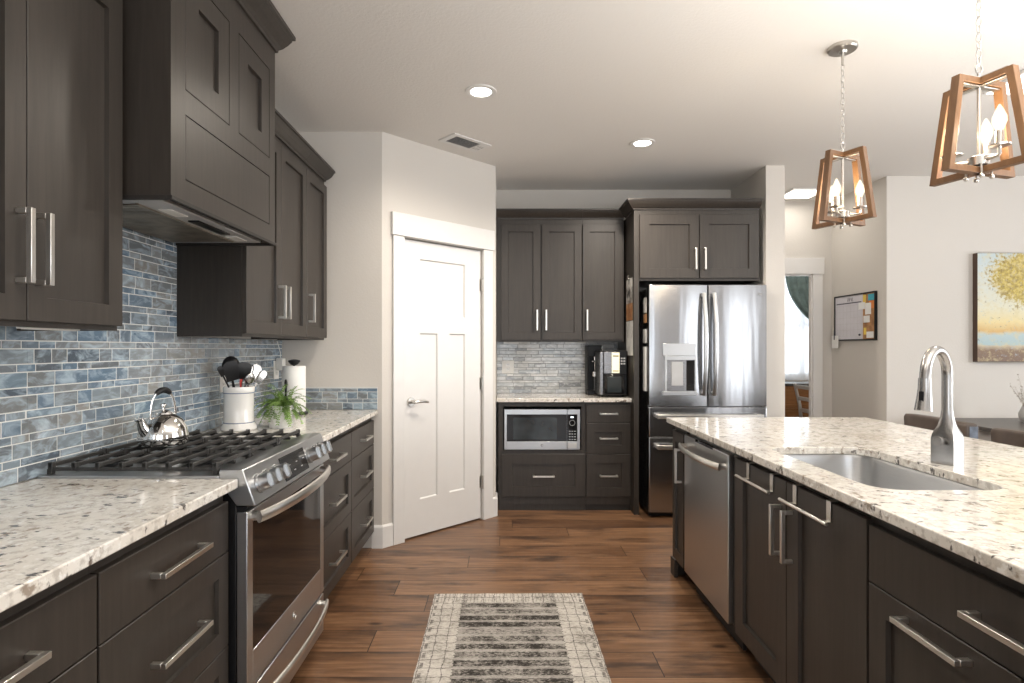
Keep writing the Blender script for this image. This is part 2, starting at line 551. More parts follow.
class MB:
    def __init__(self):
        self.bm = bmesh.new()

    def face(self, pts):
        return self.bm.faces.new([self.bm.verts.new(p) for p in pts])

    def box(self, x0, x1, y0, y1, z0, z1):
        vs = [self.bm.verts.new((x, y, z)) for z in (z0, z1) for y in (y0, y1) for x in (x0, x1)]
        for f in ((0, 2, 3, 1), (4, 5, 7, 6), (0, 1, 5, 4), (1, 3, 7, 5), (3, 2, 6, 7), (2, 0, 4, 6)):
            self.bm.faces.new([vs[i] for i in f])
        return self

    def xbox(self, mat, sx, sy, sz):
        """a box of size sx, sy, sz centred on the origin of a matrix"""
        vs = [self.bm.verts.new(mat @ Vector((x * sx / 2, y * sy / 2, z * sz / 2))) for z in (-1, 1) for y in (-1, 1) for x in (-1, 1)]
        for f in ((0, 2, 3, 1), (4, 5, 7, 6), (0, 1, 5, 4), (1, 3, 7, 5), (3, 2, 6, 7), (2, 0, 4, 6)):
            self.bm.faces.new([vs[i] for i in f])
        return self

    def bar(self, p, q, w, h, up=(0, 0, 1)):
        p, q = Vector(p), Vector(q)
        d = (q - p)
        L = d.length
        d.normalize()
        u = Vector(up)
        s = d.cross(u)
        if s.length < 1e-5:
            s = d.cross(Vector((1, 0, 0)))
        s.normalize()
        u = s.cross(d)
        mt = Matrix((( d.x, s.x, u.x, (p.x + q.x) / 2), (d.y, s.y, u.y, (p.y + q.y) / 2), (d.z, s.z, u.z, (p.z + q.z) / 2), (0, 0, 0, 1)))
        return self.xbox(mt, L, w, h)

    def prism_x(self, prof, x0, x1):
        """profile of (y, z) points swept along x"""
        a = [self.bm.verts.new((x0, y, z)) for y, z in prof]
        b = [self.bm.verts.new((x1, y, z)) for y, z in prof]
        n = len(prof)
        for i in range(n):
            j = (i + 1) % n
            self.bm.faces.new((a[i], b[i], b[j], a[j]))
        self.bm.faces.new(list(reversed(a)))
        self.bm.faces.new(b)
        return self

    def prism_z(self, prof, z0, z1):
        a = [self.bm.verts.new((x, y, z0)) for x, y in prof]
        b = [self.bm.verts.new((x, y, z1)) for x, y in prof]
        n = len(prof)
        for i in range(n):
            j = (i + 1) % n
            self.bm.faces.new((a[i], a[j], b[j], b[i]))
        self.bm.faces.new(list(reversed(a)))
        self.bm.faces.new(b)
        return self

    def rings(self, rings, cap0=True, cap1=True, closed=False):
        vr = [[self.bm.verts.new(p) for p in r] for r in rings]
        n = len(vr[0])
        m = len(vr)
        for i in range(m if closed else m - 1):
            a, b = vr[i], vr[(i + 1) % m]
            for k in range(n):
                j = (k + 1) % n
                self.bm.faces.new((a[k], a[j], b[j], b[k]))
        if not closed:
            if cap0:
                self.bm.faces.new(list(reversed(vr[0])))
            if cap1:
                self.bm.faces.new(vr[-1])
        return self

    def tube(self, pts, r, seg=10, caps=True, closed=False, flat=1.0, up=None):
        pts = [Vector(p) for p in pts]
        n = len(pts)
        rs = r if isinstance(r, (list, tuple)) else [r] * n
        tang = []
        for i in range(n):
            if closed:
                t = pts[(i + 1) % n] - pts[i - 1]
            else:
                t = pts[min(i + 1, n - 1)] - pts[max(i - 1, 0)]
            tang.append(t.normalized())
        ref = Vector(up) if up else (Vector((0, 0, 1)) if abs(tang[0].z) < 0.9 else Vector((1, 0, 0)))
        nrm = (ref - tang[0] * ref.dot(tang[0])).normalized()
        rings = []
        for i in range(n):
            nrm = (nrm - tang[i] * nrm.dot(tang[i])).normalized()
            bi = tang[i].cross(nrm)
            rings.append([pts[i] + (nrm * math.cos(a) * flat + bi * math.sin(a)) * rs[i]
                          for a in [2 * math.pi * k / seg for k in range(seg)]])
        return self.rings(rings, caps, caps, closed)

    def cyl(self, p, q, r, r2=None, seg=20):
        return self.tube([p, q], [r, r if r2 is None else r2], seg)

    def lathe(self, prof, c=(0, 0, 0), seg=32, caps=True):
        """profile of (radius, z) turned about the z axis through c"""
        c = Vector(c)
        rings = [[c + Vector((max(r, 1e-4) * math.cos(a), max(r, 1e-4) * math.sin(a), z))
                  for a in [2 * math.pi * k / seg for k in range(seg)]] for r, z in prof]
        return self.rings(rings, caps, caps)

    def ball(self, c, r, sc=(1, 1, 1), seg=14):
        c = Vector(c)
        n = seg // 2
        rings = []
        for i in range(n + 1):
            th = -math.pi / 2 + math.pi * i / n
            rr = max(math.cos(th), 1e-3) * r
            rings.append([c + Vector((rr * math.cos(a) * sc[0], rr * math.sin(a) * sc[1], r * math.sin(th) * sc[2]))
                          for a in [2 * math.pi * k / seg for k in range(seg)]])
        return self.rings(rings)

    def shaker(self, x0, x1, z0, z1, sw=0.06, rw=None, t=0.02, rec=0.0125, y=0.0, slope=0.002):
        """a framed panel door whose back is at y and whose face is at y - t"""
        rw = sw if rw is None else rw
        bm = self.bm

        def ring(ix, iz, yy):
            return [bm.verts.new(p) for p in ((x0 + ix, yy, z0 + iz), (x1 - ix, yy, z0 + iz), (x1 - ix, yy, z1 - iz), (x0 + ix, yy, z1 - iz))]
        e = 0.0015
        rs = [ring(0, 0, y), ring(0, 0, y - t + e), ring(e, e, y - t), ring(sw, rw, y - t), ring(sw + slope, rw + slope, y - t + rec)]
        for a, b in zip(rs, rs[1:]):
            for k in range(4):
                j = (k + 1) % 4
                bm.faces.new((a[k], a[j], b[j], b[k]))
        bm.faces.new(rs[-1])
        bm.faces.new(list(reversed(rs[0])))
        return self

    def slab(self, x0, x1, z0, z1, t=0.02, y=0.0):
        bm = self.bm
        e = 0.002

        def ring(i, yy):
            return [bm.verts.new(p) for p in ((x0 + i, yy, z0 + i), (x1 - i, yy, z0 + i), (x1 - i, yy, z1 - i), (x0 + i, yy, z1 - i))]
        rs = [ring(0, y), ring(0, y - t + e), ring(e, y - t)]
        for a, b in zip(rs, rs[1:]):
            for k in range(4):
                j = (k + 1) % 4
                bm.faces.new((a[k], a[j], b[j], b[k]))
        bm.faces.new(rs[-1])
        bm.faces.new(list(reversed(rs[0])))
        return self

    def build(self, name, mat, parent=None, bevel=0.0, smooth=True, loc=None, rotz=0.0, segs=2, angle=35):
        bm = self.bm
        bmesh.ops.recalc_face_normals(bm, faces=bm.faces[:])
        me = bpy.data.meshes.new(name)
        bm.to_mesh(me)
        bm.free()
        if smooth:
            for p in me.polygons:
                p.use_smooth = True
            me.set_sharp_from_angle(angle=R(angle))
        me.materials.append(M[mat] if isinstance(mat, str) else mat)
        o = bpy.data.objects.new(name, me)
        COL.objects.link(o)
        if parent is not None:
            o.parent = parent
        if loc is not None:
            o.location = loc
        if rotz:
            o.rotation_euler = (0, 0, rotz)
        if bevel:
            md = o.modifiers.new('bevel', 'BEVEL')
            md.width = bevel
            md.segments = segs
            md.limit_method = 'ANGLE'
            md.angle_limit = R(40)
            md.harden_normals = False
        return o


def thing(name, label, cat, loc=(0, 0, 0), rz=0.0, group=None):
    o = bpy.data.objects.new(name, None)
    o.empty_display_size = 0.05
    o.location = loc
    o.rotation_euler = (0, 0, rz)
    COL.objects.link(o)
    o['label'] = label
    o['category'] = cat
    if group:
        o['group'] = group
    return o


def tag(o, label, cat, group=None, kind=None):
    o['label'] = label
    o['category'] = cat
    if group:
        o['group'] = group
    if kind:
        o['kind'] = kind
    return o


def struct(o, label=None):
    o['kind'] = 'structure'
    if label:
        o['label'] = label
    return o


def sroot(name, loc=(0, 0, 0), rz=0.0, label=None):
    o = bpy.data.objects.new(name, None)
    o.location = loc
    o.rotation_euler = (0, 0, rz)
    COL.objects.link(o)
    return struct(o, label)


def text_mesh(name, body, size, mat, parent, mtx, extrude=0.0006):
    cu = bpy.data.curves.new(name, 'FONT')
    cu.body = body
    cu.size = size
    cu.align_x = 'CENTER'
    cu.align_y = 'CENTER'
    cu.extrude = extrude
    tmp = bpy.data.objects.new(name + '_tmp', cu)
    COL.objects.link(tmp)
    dg = bpy.context.evaluated_depsgraph_get()
    me = bpy.data.meshes.new_from_object(tmp.evaluated_get(dg))
    bpy.data.objects.remove(tmp)
    bpy.data.curves.remove(cu)
    me.transform(mtx)
    me.materials.clear()
    me.materials.append(M[mat])
    o = bpy.data.objects.new(name, me)
    COL.objects.link(o)
    o.parent = parent
    return o


def copy_thing(root, loc=None, rz=None, label=None):
    r = root.copy()
    COL.objects.link(r)
    if loc is not None:
        r.location = loc
    if rz is not None:
        r.rotation_euler = (0, 0, rz)
    if label:
        r['label'] = label

    def rec(src, dst):
        for ch in list(src.children):
            c = ch.copy()
            COL.objects.link(c)
            c.parent = dst
            rec(ch, c)
    rec(root, r)
    return r


FRONT = Matrix(((1, 0, 0, 0), (0, 0, -1, 0), (0, 1, 0, 0), (0, 0, 0, 1)))   # text laid on a front that faces local -y


def arc(c, r, a0, a1, n, ax, ay):
    c, ax, ay = Vector(c), Vector(ax), Vector(ay)
    return [c + ax * (r * math.cos(a0 + (a1 - a0) * i / n)) + ay * (r * math.sin(a0 + (a1 - a0) * i / n)) for i in range(n + 1)]


# ------------------------------------------------------------------ the setting
ZC = 2.75
MB().box(-1.75, 7.2, -4.6, 9.2, -0.06, 0.0).build('floor', 'floor', smooth=False)['kind'] = 'structure'
MB().box(-1.75, 7.2, -4.6, 9.2, ZC, ZC + 0.08).build('ceiling', 'ceiling', smooth=False)['kind'] = 'structure'


def wallbox(name, *b):
    return struct(MB().box(*b).build(name, 'wall', smooth=False))


wallbox('wall_left', -1.62, -1.47, -4.3, 3.90, 0, ZC)
wallbox('wall_pantry_side', -1.47, -0.80, 3.76, 3.88, 0, ZC)
# diagonal pantry wall with its doorway
C1, C2 = Vector((-0.80, 3.76)), Vector((-0.058, 4.48))
DL = (C2 - C1).length
DA = math.atan2(C2.y - C1.y, C2.x - C1.x)
DX0, DX1, DZ = 0.166, 0.895, 2.075
b = MB().box(0, DX0, 0, 0.10, 0, ZC).box(DX1, DL, 0, 0.10, 0, ZC).box(DX0, DX1, 0, 0.10, DZ, ZC)
struct(b.build('wall_pantry', 'wall', smooth=False, loc=(C1.x, C1.y, 0), rotz=DA))
wallbox('wall_pantry_end', -0.16, -0.058, 4.48, 5.14, 0, ZC)
wallbox('wall_back', -0.16, 2.06, 5.14, 5.26, 0, ZC)
wallbox('wall_fridge_end', 2.06, 2.209, 4.457, 5.517, 0, ZC)
HY = 5.517
HX0, HX1 = 2.26, 2.998
b = MB().box(1.9, HX0, HY, HY + 0.04, 0, ZC).box(HX1, 3.19, HY, HY + 0.04, 0, ZC).box(HX0, HX1, HY, HY + 0.04, 2.04, ZC)
struct(b.build('wall_hall', 'wall', smooth=False))
wallbox('wall_hall_side', 3.19, 3.31, 4.73, 5.637, 0, ZC)
wallbox('wall_dining', 3.31, 7.0, 4.73, 4.85, 0, ZC)
# right wall of the dining area, with two window openings
b = MB()
b.box(6.85, 7.0, -4.3, -0.3, 0, ZC).box(6.85, 7.0, 3.5, 4.73, 0, ZC)
b.box(6.85, 7.0, -0.3, 3.5, 0, 0.55).box(6.85, 7.0, -0.3, 3.5, 2.45, ZC).box(6.85, 7.0, 1.5, 1.7, 0.55, 2.45)
struct(b.build('wall_right', 'wall', smooth=False))
# rear wall behind the camera with three tall openings
b = MB()
xs = [(-1.47, -1.0), (0.35, 0.65), (2.0, 4.7), (6.1, 6.85)]
for a, c in xs:
    b.box(a, c, -4.3, -4.15, 0, ZC)
for a, c in ((-1.0, 0.35), (0.65, 2.0), (4.7, 6.1)):
    b.box(a, c, -4.3, -4.15, 2.4, ZC).box(a, c, -4.3, -4.15, 0, 0.35)
struct(b.build('wall_rear', 'wall', smooth=False))
# study beyond the hall
SY = 7.62
wallbox('wall_study_left', 1.78, 1.9, 5.517, 8.0, 0, ZC)
wallbox('wall_study_right', 5.6, 5.72, 5.637, 8.0, 0, ZC)
b = MB().box(1.9, 3.30, SY, SY + 0.12, 0, ZC).box(4.75, 5.6, SY, SY + 0.12, 0, ZC)
b.box(3.30, 4.75, SY, SY + 0.12, 0, 0.92).box(3.30, 4.75, SY, SY + 0.12, 2.35, ZC)
struct(b.build('wall_study_back', 'wall', smooth=False))
wallbox('wall_study_front', 3.31, 5.6, 5.517, 5.637, 0, ZC)

# study window
w = sroot('window_1', (3.30, SY, 0.92), label='white framed study window behind the sheer curtain')
b = MB()
W_, H_ = 1.45, 1.43
b.box(0, 0.06, 0.02, 0.10, 0, H_).box(W_ - 0.06, W_, 0.02, 0.10, 0, H_).box(0.06, W_ - 0.06, 0.02, 0.10, 0, 0.06)
b.box(0.06, W_ - 0.06, 0.02, 0.10, H_ - 0.06, H_).box(W_ / 2 - 0.03, W_ / 2 + 0.03, 0.02, 0.10, 0.06, H_ - 0.06)
b.box(0.06, W_ - 0.06, 0.04, 0.08, H_ / 2 - 0.02, H_ / 2 + 0.02)
b.build('window_frame', 'white_trim', w, 0.003)
MB().box(0.05, W_ - 0.05, 0.057, 0.063, 0.05, H_ - 0.05).build('pane', 'glass', w)

# hall doorway casing
c = sroot('trim_1', label='white casing around the study doorway')
MB().box(HX1, HX1 + 0.092, HY - 0.02, HY, 0, 2.035).build('casing_board', 'white_trim', c, 0.002)
MB().box(HX0 - 0.115, HX0, HY - 0.02, HY, 0, 2.035).build('casing_board', 'white_trim', c, 0.002)
MB().box(HX0 - 0.13, HX1 + 0.105, HY - 0.028, HY, 2.035, 2.19).build('head_board', 'white_trim', c, 0.002)
MB().box(HX1 - 0.012, HX1, HY, HY + 0.04, 0, 2.03).build('jamb', 'white_trim', c, 0.001)
MB().box(HX0, HX0 + 0.018, HY, HY + 0.04, 0, 2.03).build('jamb', 'white_trim', c, 0.001)
MB().box(HX0 + 0.018, HX1 - 0.012, HY, HY + 0.04, 2.022, 2.04).build('jamb', 'white_trim', c, 0.001)

# pantry door, its casing and hardware
d = sroot('door_1', (C1.x, C1.y, 0), DA, 'white craftsman pantry door in the diagonal wall')
sx0, sx1 = 0.176, 0.888
b = MB()
bm = b.bm
t0 = 0.012           # face of the slab set back from the wall plane
panels = [(0.315, 0.728, 1.545, 1.945), (0.315, 0.470, 0.26, 1.425), (0.580, 0.728, 0.26, 1.425)]
xs = sorted({sx0, sx1, 0.315, 0.470, 0.580, 0.728})
zs = sorted({0.012, 2.066, 0.26, 1.425, 1.545, 1.945})


def in_panel(x, z):
    return any(p[0] < x < p[1] and p[2] < z < p[3] for p in panels)


for i in range(len(xs) - 1):
    for k in range(len(zs) - 1):
        mx, mz = (xs[i] + xs[i + 1]) / 2, (zs[k] + zs[k + 1]) / 2
        if not in_panel(mx, mz):
            b.face([(xs[i], t0, zs[k]), (xs[i + 1], t0, zs[k]), (xs[i + 1], t0, zs[k + 1]), (xs[i], t0, zs[k + 1])])
for p in panels:
    o_ = [(p[0], p[2]), (p[1], p[2]), (p[1], p[3]), (p[0], p[3])]
    s_, dp = 0.008, 0.011
    i_ = [(p[0] + s_, p[2] + s_), (p[1] - s_, p[2] + s_), (p[1] - s_, p[3] - s_), (p[0] + s_, p[3] - s_)]
    for k in range(4):
        j = (k + 1) % 4
        b.face([(o_[k][0], t0, o_[k][1]), (o_[j][0], t0, o_[j][1]), (i_[j][0], t0 + dp, i_[j][1]), (i_[k][0], t0 + dp, i_[k][1])])
    b.face([(x, t0 + dp, z) for x, z in i_])
b.face([(sx0, t0, 0.012), (sx0, t0, 2.066), (sx0, t0 + 0.035, 2.066), (sx0, t0 + 0.035, 0.012)])
b.face([(sx1, t0, 0.012), (sx1, t0, 2.066), (sx1, t0 + 0.035, 2.066), (sx1, t0 + 0.035, 0.012)])
b.face([(sx0, t0, 2.066), (sx1, t0, 2.066), (sx1, t0 + 0.035, 2.066), (sx0, t0 + 0.035, 2.066)])
b.face([(sx0, t0, 0.012), (sx1, t0, 0.012), (sx1, t0 + 0.035, 0.012), (sx0, t0 + 0.035, 0.012)])
b.face([(sx0, t0 + 0.035, 0.012), (sx1, t0 + 0.035, 0.012), (sx1, t0 + 0.035, 2.066), (sx0, t0 + 0.035, 2.066)])
bmesh.ops.remove_doubles(bm, verts=bm.verts[:], dist=1e-5)
slab_o = b.build('door_slab', 'white_trim', d, smooth=False)
MB().box(0.078, 0.168, -0.019, -0.0005, 0, 2.078).build('casing_board', 'white_trim', d, 0.002)
MB().box(0.893, 0.988, -0.019, -0.0005, 0, 2.078).build('casing_board', 'white_trim', d, 0.002)
MB().box(0.066, 0.999, -0.028, -0.0005, 2.079, 2.232).build('head_board', 'white_trim', d, 0.002)
b = MB()
hx, hz = 0.238, 0.948
b.cyl((hx, t0 - 0.010, hz), (hx, t0, hz), 0.031, 0.033, 24)
b.cyl((hx, t0 - 0.055, hz), (hx, t0 - 0.010, hz), 0.010, 0.012, 14)
b.tube([(hx - 0.008, t0 - 0.055, hz), (hx + 0.03, t0 - 0.058, hz + 0.004), (hx + 0.075, t0 - 0.056, hz + 0.001), (hx + 0.112, t0 - 0.052, hz - 0.006)],
       [0.011, 0.0105, 0.009, 0.0075], 12)
b.build('lever_handle', 'nickel_satin', d)
for hz in (1.805, 1.047, 0.29):
    b = MB()
    b.cyl((0.8905, -0.004, hz - 0.048), (0.8905, -0.004, hz + 0.048), 0.0075, seg=12)
    b.box(0.874, 0.888, t0 - 0.002, t0 - 0.0005, hz - 0.045, hz + 0.045)
    b.build('hinge', 'nickel_satin', d)
# white sheet closing the doorway behind the door slab
struct(MB().box(0.17, 0.89, 0.06, 0.075, 0, 2.07).build('trim_2', 'white_trim', smooth=False, loc=(C1.x, C1.y, 0), rotz=DA))

# baseboards
BH, BT = 0.15, 0.014


def base(name, loc, rz, x0, x1):
    prof = [(0, 0), (-BT, 0), (-BT, BH - 0.012), (-0.005, BH), (0, BH)]
    return struct(MB().prism_x(prof, x0, x1).build(name, 'white_trim', None, 0, smooth=False, loc=loc, rotz=rz))


base('baseboard_pantry_side', (-1.47, 3.7595, 0), 0, 0.605, 0.67 + 0.008)
base('baseboard_pantry', (C1.x, C1.y - 0.0005, 0), DA, -0.006, 0.077)
base('baseboard_pantry_end', (C1.x, C1.y - 0.0005, 0), DA, 0.989, DL + 0.008)
base('baseboard_corner', (-0.0575, 4.48, 0), R(90), -0.005, 0.14)
base('baseboard_hall', (3.1895, 5.517, 0), R(-90), 0, 0.787)
base('baseboard_dining', (3.19, 4.7295, 0), 0, -0.01, 3.65)
base('baseboard_stub', (2.06, 4.4565, 0), 0, 0.0, 0.149)

# ------------------------------------------------------------------ cabinets


def pull(parent, orient, cx, cz, L, y=-0.02, off=0.040, s=0.0132, name='handle'):
    """square bar pull standing off a front at local y"""
    b = MB()
    h = L / 2
    yb = y - off
    if orient == 'h':
        b.box(cx - h, cx + h, yb, yb + s, cz - s / 2, cz + s / 2)
        for sx in (cx - h, cx + h - s):
            b.box(sx, sx + s, yb + s, y, cz - s / 2, cz + s / 2)
    else:
        b.box(cx - s / 2, cx + s / 2, yb, yb + s, cz - h, cz + h)
        for sz in (cz - h, cz + h - s):
            b.box(cx - s / 2, cx + s / 2, yb + s, y, sz, sz + s)
    return b.build(name, 'pull', parent, 0.0012)


def front(parent, kind, x0, x1, z0, z1, style, handle=None, sw=0.06, rw=None, y=0.0):
    b = MB()
    if style == 'shaker':
        b.shaker(x0, x1, z0, z1, sw, rw, y=y)
    else:
        b.slab(x0, x1, z0, z1, y=y)
    o = b.build(kind, 'cab', parent, smooth=False)
    if handle:
        pull(o, *handle, y=y - 0.02)
    return o


def crown(parent, w, d, z0, h, out, left, right, y=0.0, s0=0.0):
    prof = [(0.0, 0.0), (0.010, 0.0), (0.012, h * 0.12), (out * 0.35, h * 0.22), (out * 0.62, h * 0.48), (out * 0.82, h * 0.72),
            (out * 0.85, h * 0.80), (out, h * 0.84), (out, h), (0.0, h)]
    rings = []
    for L in range(4):
        if L == 0 and not left or L == 3 and not right:
            continue
        ring = []
        for o, z in prof:
            if L == 0:
                ring.append((-o, d, z0 + z))
            elif L == 1:
                ring.append((-o if left else 0.0, y - o, z0 + z))
            elif L == 2:
                ring.append((w + (o if right else 0.0), y - o, z0 + z))
            else:
                ring.append((w + o, d, z0 + z))
        rings.append(ring)
    return MB().rings(rings).build('crown_molding', 'cab', parent, smooth=False)


def base_cab(name, label, loc, rz, w, d, fronts, group='base cabinets', z0=0.105, z1=0.8825, toe=0.065, body='box'):
    t = thing(name, label, 'cabinet', loc, rz, group)
    if body == 'box':
        MB().box(0, w, 0, d, z0, z1).build('body', 'cab', t, smooth=False)
    elif body == 'open':
        b = MB()
        b.box(0, 0.018, 0.02, d, z0, z1).box(w - 0.018, w, 0.02, d, z0, z1).box(0.018, w - 0.018, 0.02, d, z0, z0 + 0.018)
        b.box(0, w, 0, 0.02, z1 - 0.025, z1).box(0, 0.02, 0, 0.02, z0, z1 - 0.025).box(w - 0.02, w, 0, 0.02, z0, z1 - 0.025)
        b.build('body', 'cab', t, smooth=False)
    if toe is not None:
        MB().box(0.0, w, toe, toe + 0.015, 0.0, z0).build('toe_kick', 'cab_dark', t, smooth=False)
    for f in fronts:
        front(t, *f)
    return t


Z1, Z2, Z3, ZB = 0.846, 0.690, 0.400, 0.112
G = 0.0035


def stack3(x0, x1, L, style2='shaker', hz2=None):
    cx = (x0 + x1) / 2
    return [('drawer', x0, x1, Z2 + G, Z1, 'slab', ('h', cx, 0.770, L)),
            ('drawer', x0, x1, Z3 + G, Z2, 'shaker', ('h', cx, 0.553, L)),
            ('drawer', x0, x1, ZB, Z3, 'shaker', ('h', cx, 0.262, L))]


# left run of base cabinets, near side of the range
LX = -0.87
base_cab('drawer_cabinet', 'dark wood drawer cabinet under the near left counter, beside the range', (LX, 1.196, 0), R(90), 0.572, 0.598,
         stack3(0.003, 0.566, 0.225))
base_cab('drawer_cabinet', 'dark wood drawer cabinet at the bottom left corner of the photo', (LX, 0.624, 0), R(90), 0.571, 0.598,
         stack3(0.003, 0.568, 0.225))
# far side of the range
base_cab('drawer_cabinet', 'dark wood drawer cabinet just past the range on the far left counter', (LX, 2.547, 0), R(90), 0.645, 0.598,
         stack3(0.004, 0.642, 0.19))
base_cab('drawer_cabinet', 'dark wood drawer cabinet at the far end of the left run, beside the pantry corner', (LX, 3.193, 0), R(90), 0.565, 0.598,
         stack3(0.003, 0.552, 0.17))

# back wall: microwave cabinet and drawer cabinet
BY = 4.62
t = base_cab('microwave_cabinet', 'dark wood base cabinet on the back wall holding the microwave above one wide drawer', (-0.035, BY, 0), 0, 0.705, 0.515,
             [('drawer', 0.028, 0.702, 0.118, 0.462, 'shaker', ('h', 0.362, 0.288, 0.175), 0.082, 0.082)], z0=0.0, toe=None, body=None)
b = MB()
mx0, mx1, mz0, mz1 = 0.036, 0.672, 0.492, 0.846
b.box(0, mx0, 0, 0.02, 0.05, 0.8825).box(mx1, 0.705, 0, 0.02, 0.05, 0.8825).box(mx0, mx1, 0, 0.02, mz1, 0.8825).box(mx0, mx1, 0, 0.02, 0.05, mz0)
b.box(0, 0.018, 0.02, 0.515, 0.05, 0.8825).box(0.687, 0.705, 0.02, 0.515, 0.05, 0.8825)
b.box(0.018, 0.687, 0.02, 0.515, mz0 - 0.018, mz0).box(0.018, 0.687, 0.497, 0.515, 0.05, 0.8825).box(0.018, 0.687, 0.02, 0.497, 0.05, 0.068)
b.build('body', 'cab', t, smooth=False)
MB().box(0.0, 0.705, 0.012, 0.03, 0.0, 0.05).build('toe_kick', 'cab', t, smooth=False)
t = base_cab('drawer_cabinet', 'dark wood three drawer base cabinet on the back wall beside the refrigerator', (0.671, BY, 0), 0, 0.3645, 0.515,
             [('drawer', 0.004, 0.362, 0.716, 0.866, 'slab', ('h', 0.181, 0.79, 0.145)),
              ('drawer', 0.004, 0.362, 0.464, 0.712, 'shaker', ('h', 0.181, 0.592, 0.145), 0.07),
              ('drawer', 0.004, 0.362, 0.118, 0.460, 'shaker', ('h', 0.181, 0.290, 0.145), 0.07)], z0=0.05, toe=0.012)
t.children[1].data.materials[0] = M['cab']

# island cabinets face the aisle (-x): local x runs back towards the camera
IX = 1.005
base_cab('pullout_cabinet', 'narrow dark wood island cabinet beyond the dishwasher with one upright pull', (IX, 3.31, 0), R(-90), 0.205, 0.60,
         [('door', 0.006, 0.202, ZB, Z1, 'shaker', ('v', 0.172, 0.67, 0.19), 0.045, 0.06)], group='island cabinets')
base_cab('sink_cabinet', 'two door dark wood island cabinet under the sink', (IX, 2.418, 0), R(-90), 0.880, 0.60,
         [('door', 0.004, 0.438, ZB, 0.856, 'shaker', ('v', 0.400, 0.676, 0.18), 0.075),
          ('door', 0.442, 0.876, ZB, 0.856, 'shaker', ('v', 0.480, 0.676, 0.18), 0.075)], group='island cabinets', body='open')
base_cab('drawer_cabinet', 'wide dark wood island cabinet at bottom right, one wide drawer above two pull outs', (IX, 1.537, 0), R(-90), 0.915, 0.60,
         [('drawer', 0.004, 0.911, Z2 + G, Z1, 'slab', ('h', 0.4575, 0.768, 0.21)),
          ('drawer', 0.004, 0.455, ZB, Z2, 'shaker', ('h', 0.245, 0.658, 0.20), 0.068),
          ('drawer', 0.459, 0.911, ZB, Z2, 'shaker', ('h', 0.685, 0.658, 0.20), 0.068)], group='island cabinets')
# dark back and far end panels of the island, and its foot block
t = thing('island_panel', 'dark wood end and back panelling of the island', 'panel', (0, 0, 0))
MB().box(1.006, 2.02, 3.311, 3.329, 0.0, 0.8825).build('end_panel', 'cab', t, 0.001)
MB().box(2.002, 2.02, 0.622, 3.31, 0.0, 0.8825).build('back_panel', 'cab', t, 0.001)
MB().box(1.606, 2.001, 0.622, 0.640, 0.0, 0.8825).build('end_panel', 'cab', t, 0.001)
MB().box(0.985, 1.006, 3.27, 3.345, 0.0, 0.10).build('foot_block', 'cab', t, 0.002)

# upper cabinets
UZ0, UZ1 = 1.372, 2.41


def upper_cab(name, label, loc, rz, w, d, doors, cr=(0, 0), group='upper cabinets', z0=UZ0, z1=UZ1, ctop=2.487, extra=None, frame=True):
    t = thing(name, label, 'cabinet', loc, rz, group)
    b = MB().box(0, w, 0, d, z0 + 0.012, z1 + 0.03)
    b.box(0, w, 0.0, 0.018, z0, z0 + 0.012).box(0, 0.018, 0.018, d, z0, z0 + 0.012).box(w - 0.018, w, 0.018, d, z0, z0 + 0.012)
    b.build('body', 'cab', t, smooth=False)
    for f in doors:
        front(t, *f)
    crown(t, w, d, z1, ctop - z1, 0.062, *cr)
    return t


UX = -1.17
hz = UZ0 + 0.018 + 0.05
DT = 2.372
upper_cab('wall_cabinet', 'two door dark wood upper cabinet at the left edge, nearest the camera', (UX, 1.08, 0), R(90), 0.645, 0.299,
          [('door', 0.003, 0.2935, UZ0 + 0.014, DT, 'shaker', ('v', 0.266, 1.563, 0.178)),
           ('door', 0.2965, 0.641, UZ0 + 0.014, DT, 'shaker', ('v', 0.323, 1.563, 0.178))])
upper_cab('wall_cabinet', 'two door dark wood upper cabinet just past the range hood', (UX, 2.548, 0), R(90), 0.785, 0.299,
          [('door', 0.004, 0.400, UZ0 + 0.014, DT, 'shaker', ('v', 0.370, 1.556, 0.17)),
           ('door', 0.403, 0.783, UZ0 + 0.014, DT, 'shaker', ('v', 0.435, 1.556, 0.17))])
upper_cab('wall_cabinet', 'single door dark wood upper cabinet at the far end of the left wall', (UX, 3.334, 0), R(90), 0.385, 0.299,
          [('door', 0.002, 0.380, UZ0 + 0.014, DT, 'shaker', ('v', 0.036, 1.556, 0.17))], (0, 1))
UBY = 4.82
upper_cab('wall_cabinet', 'two door dark wood upper cabinet above the microwave', (-0.055, UBY, 0), 0, 0.725, 0.319,
          [('door', 0.040, 0.370, UZ0 + 0.018, 2.362, 'shaker', ('v', 0.342, 1.555, 0.175)),
           ('door', 0.384, 0.718, UZ0 + 0.018, 2.362, 'shaker', ('v', 0.418, 1.555, 0.175))], z0=1.374, z1=2.412)
upper_cab('wall_cabinet', 'single door dark wood upper cabinet between the double upper and the refrigerator panel', (0.671, UBY, 0), 0, 0.352, 0.319,
          [('door', 0.002, 0.334, UZ0 + 0.018, 2.362, 'shaker', ('v', 0.036, 1.555, 0.175))], z0=1.374, z1=2.412)
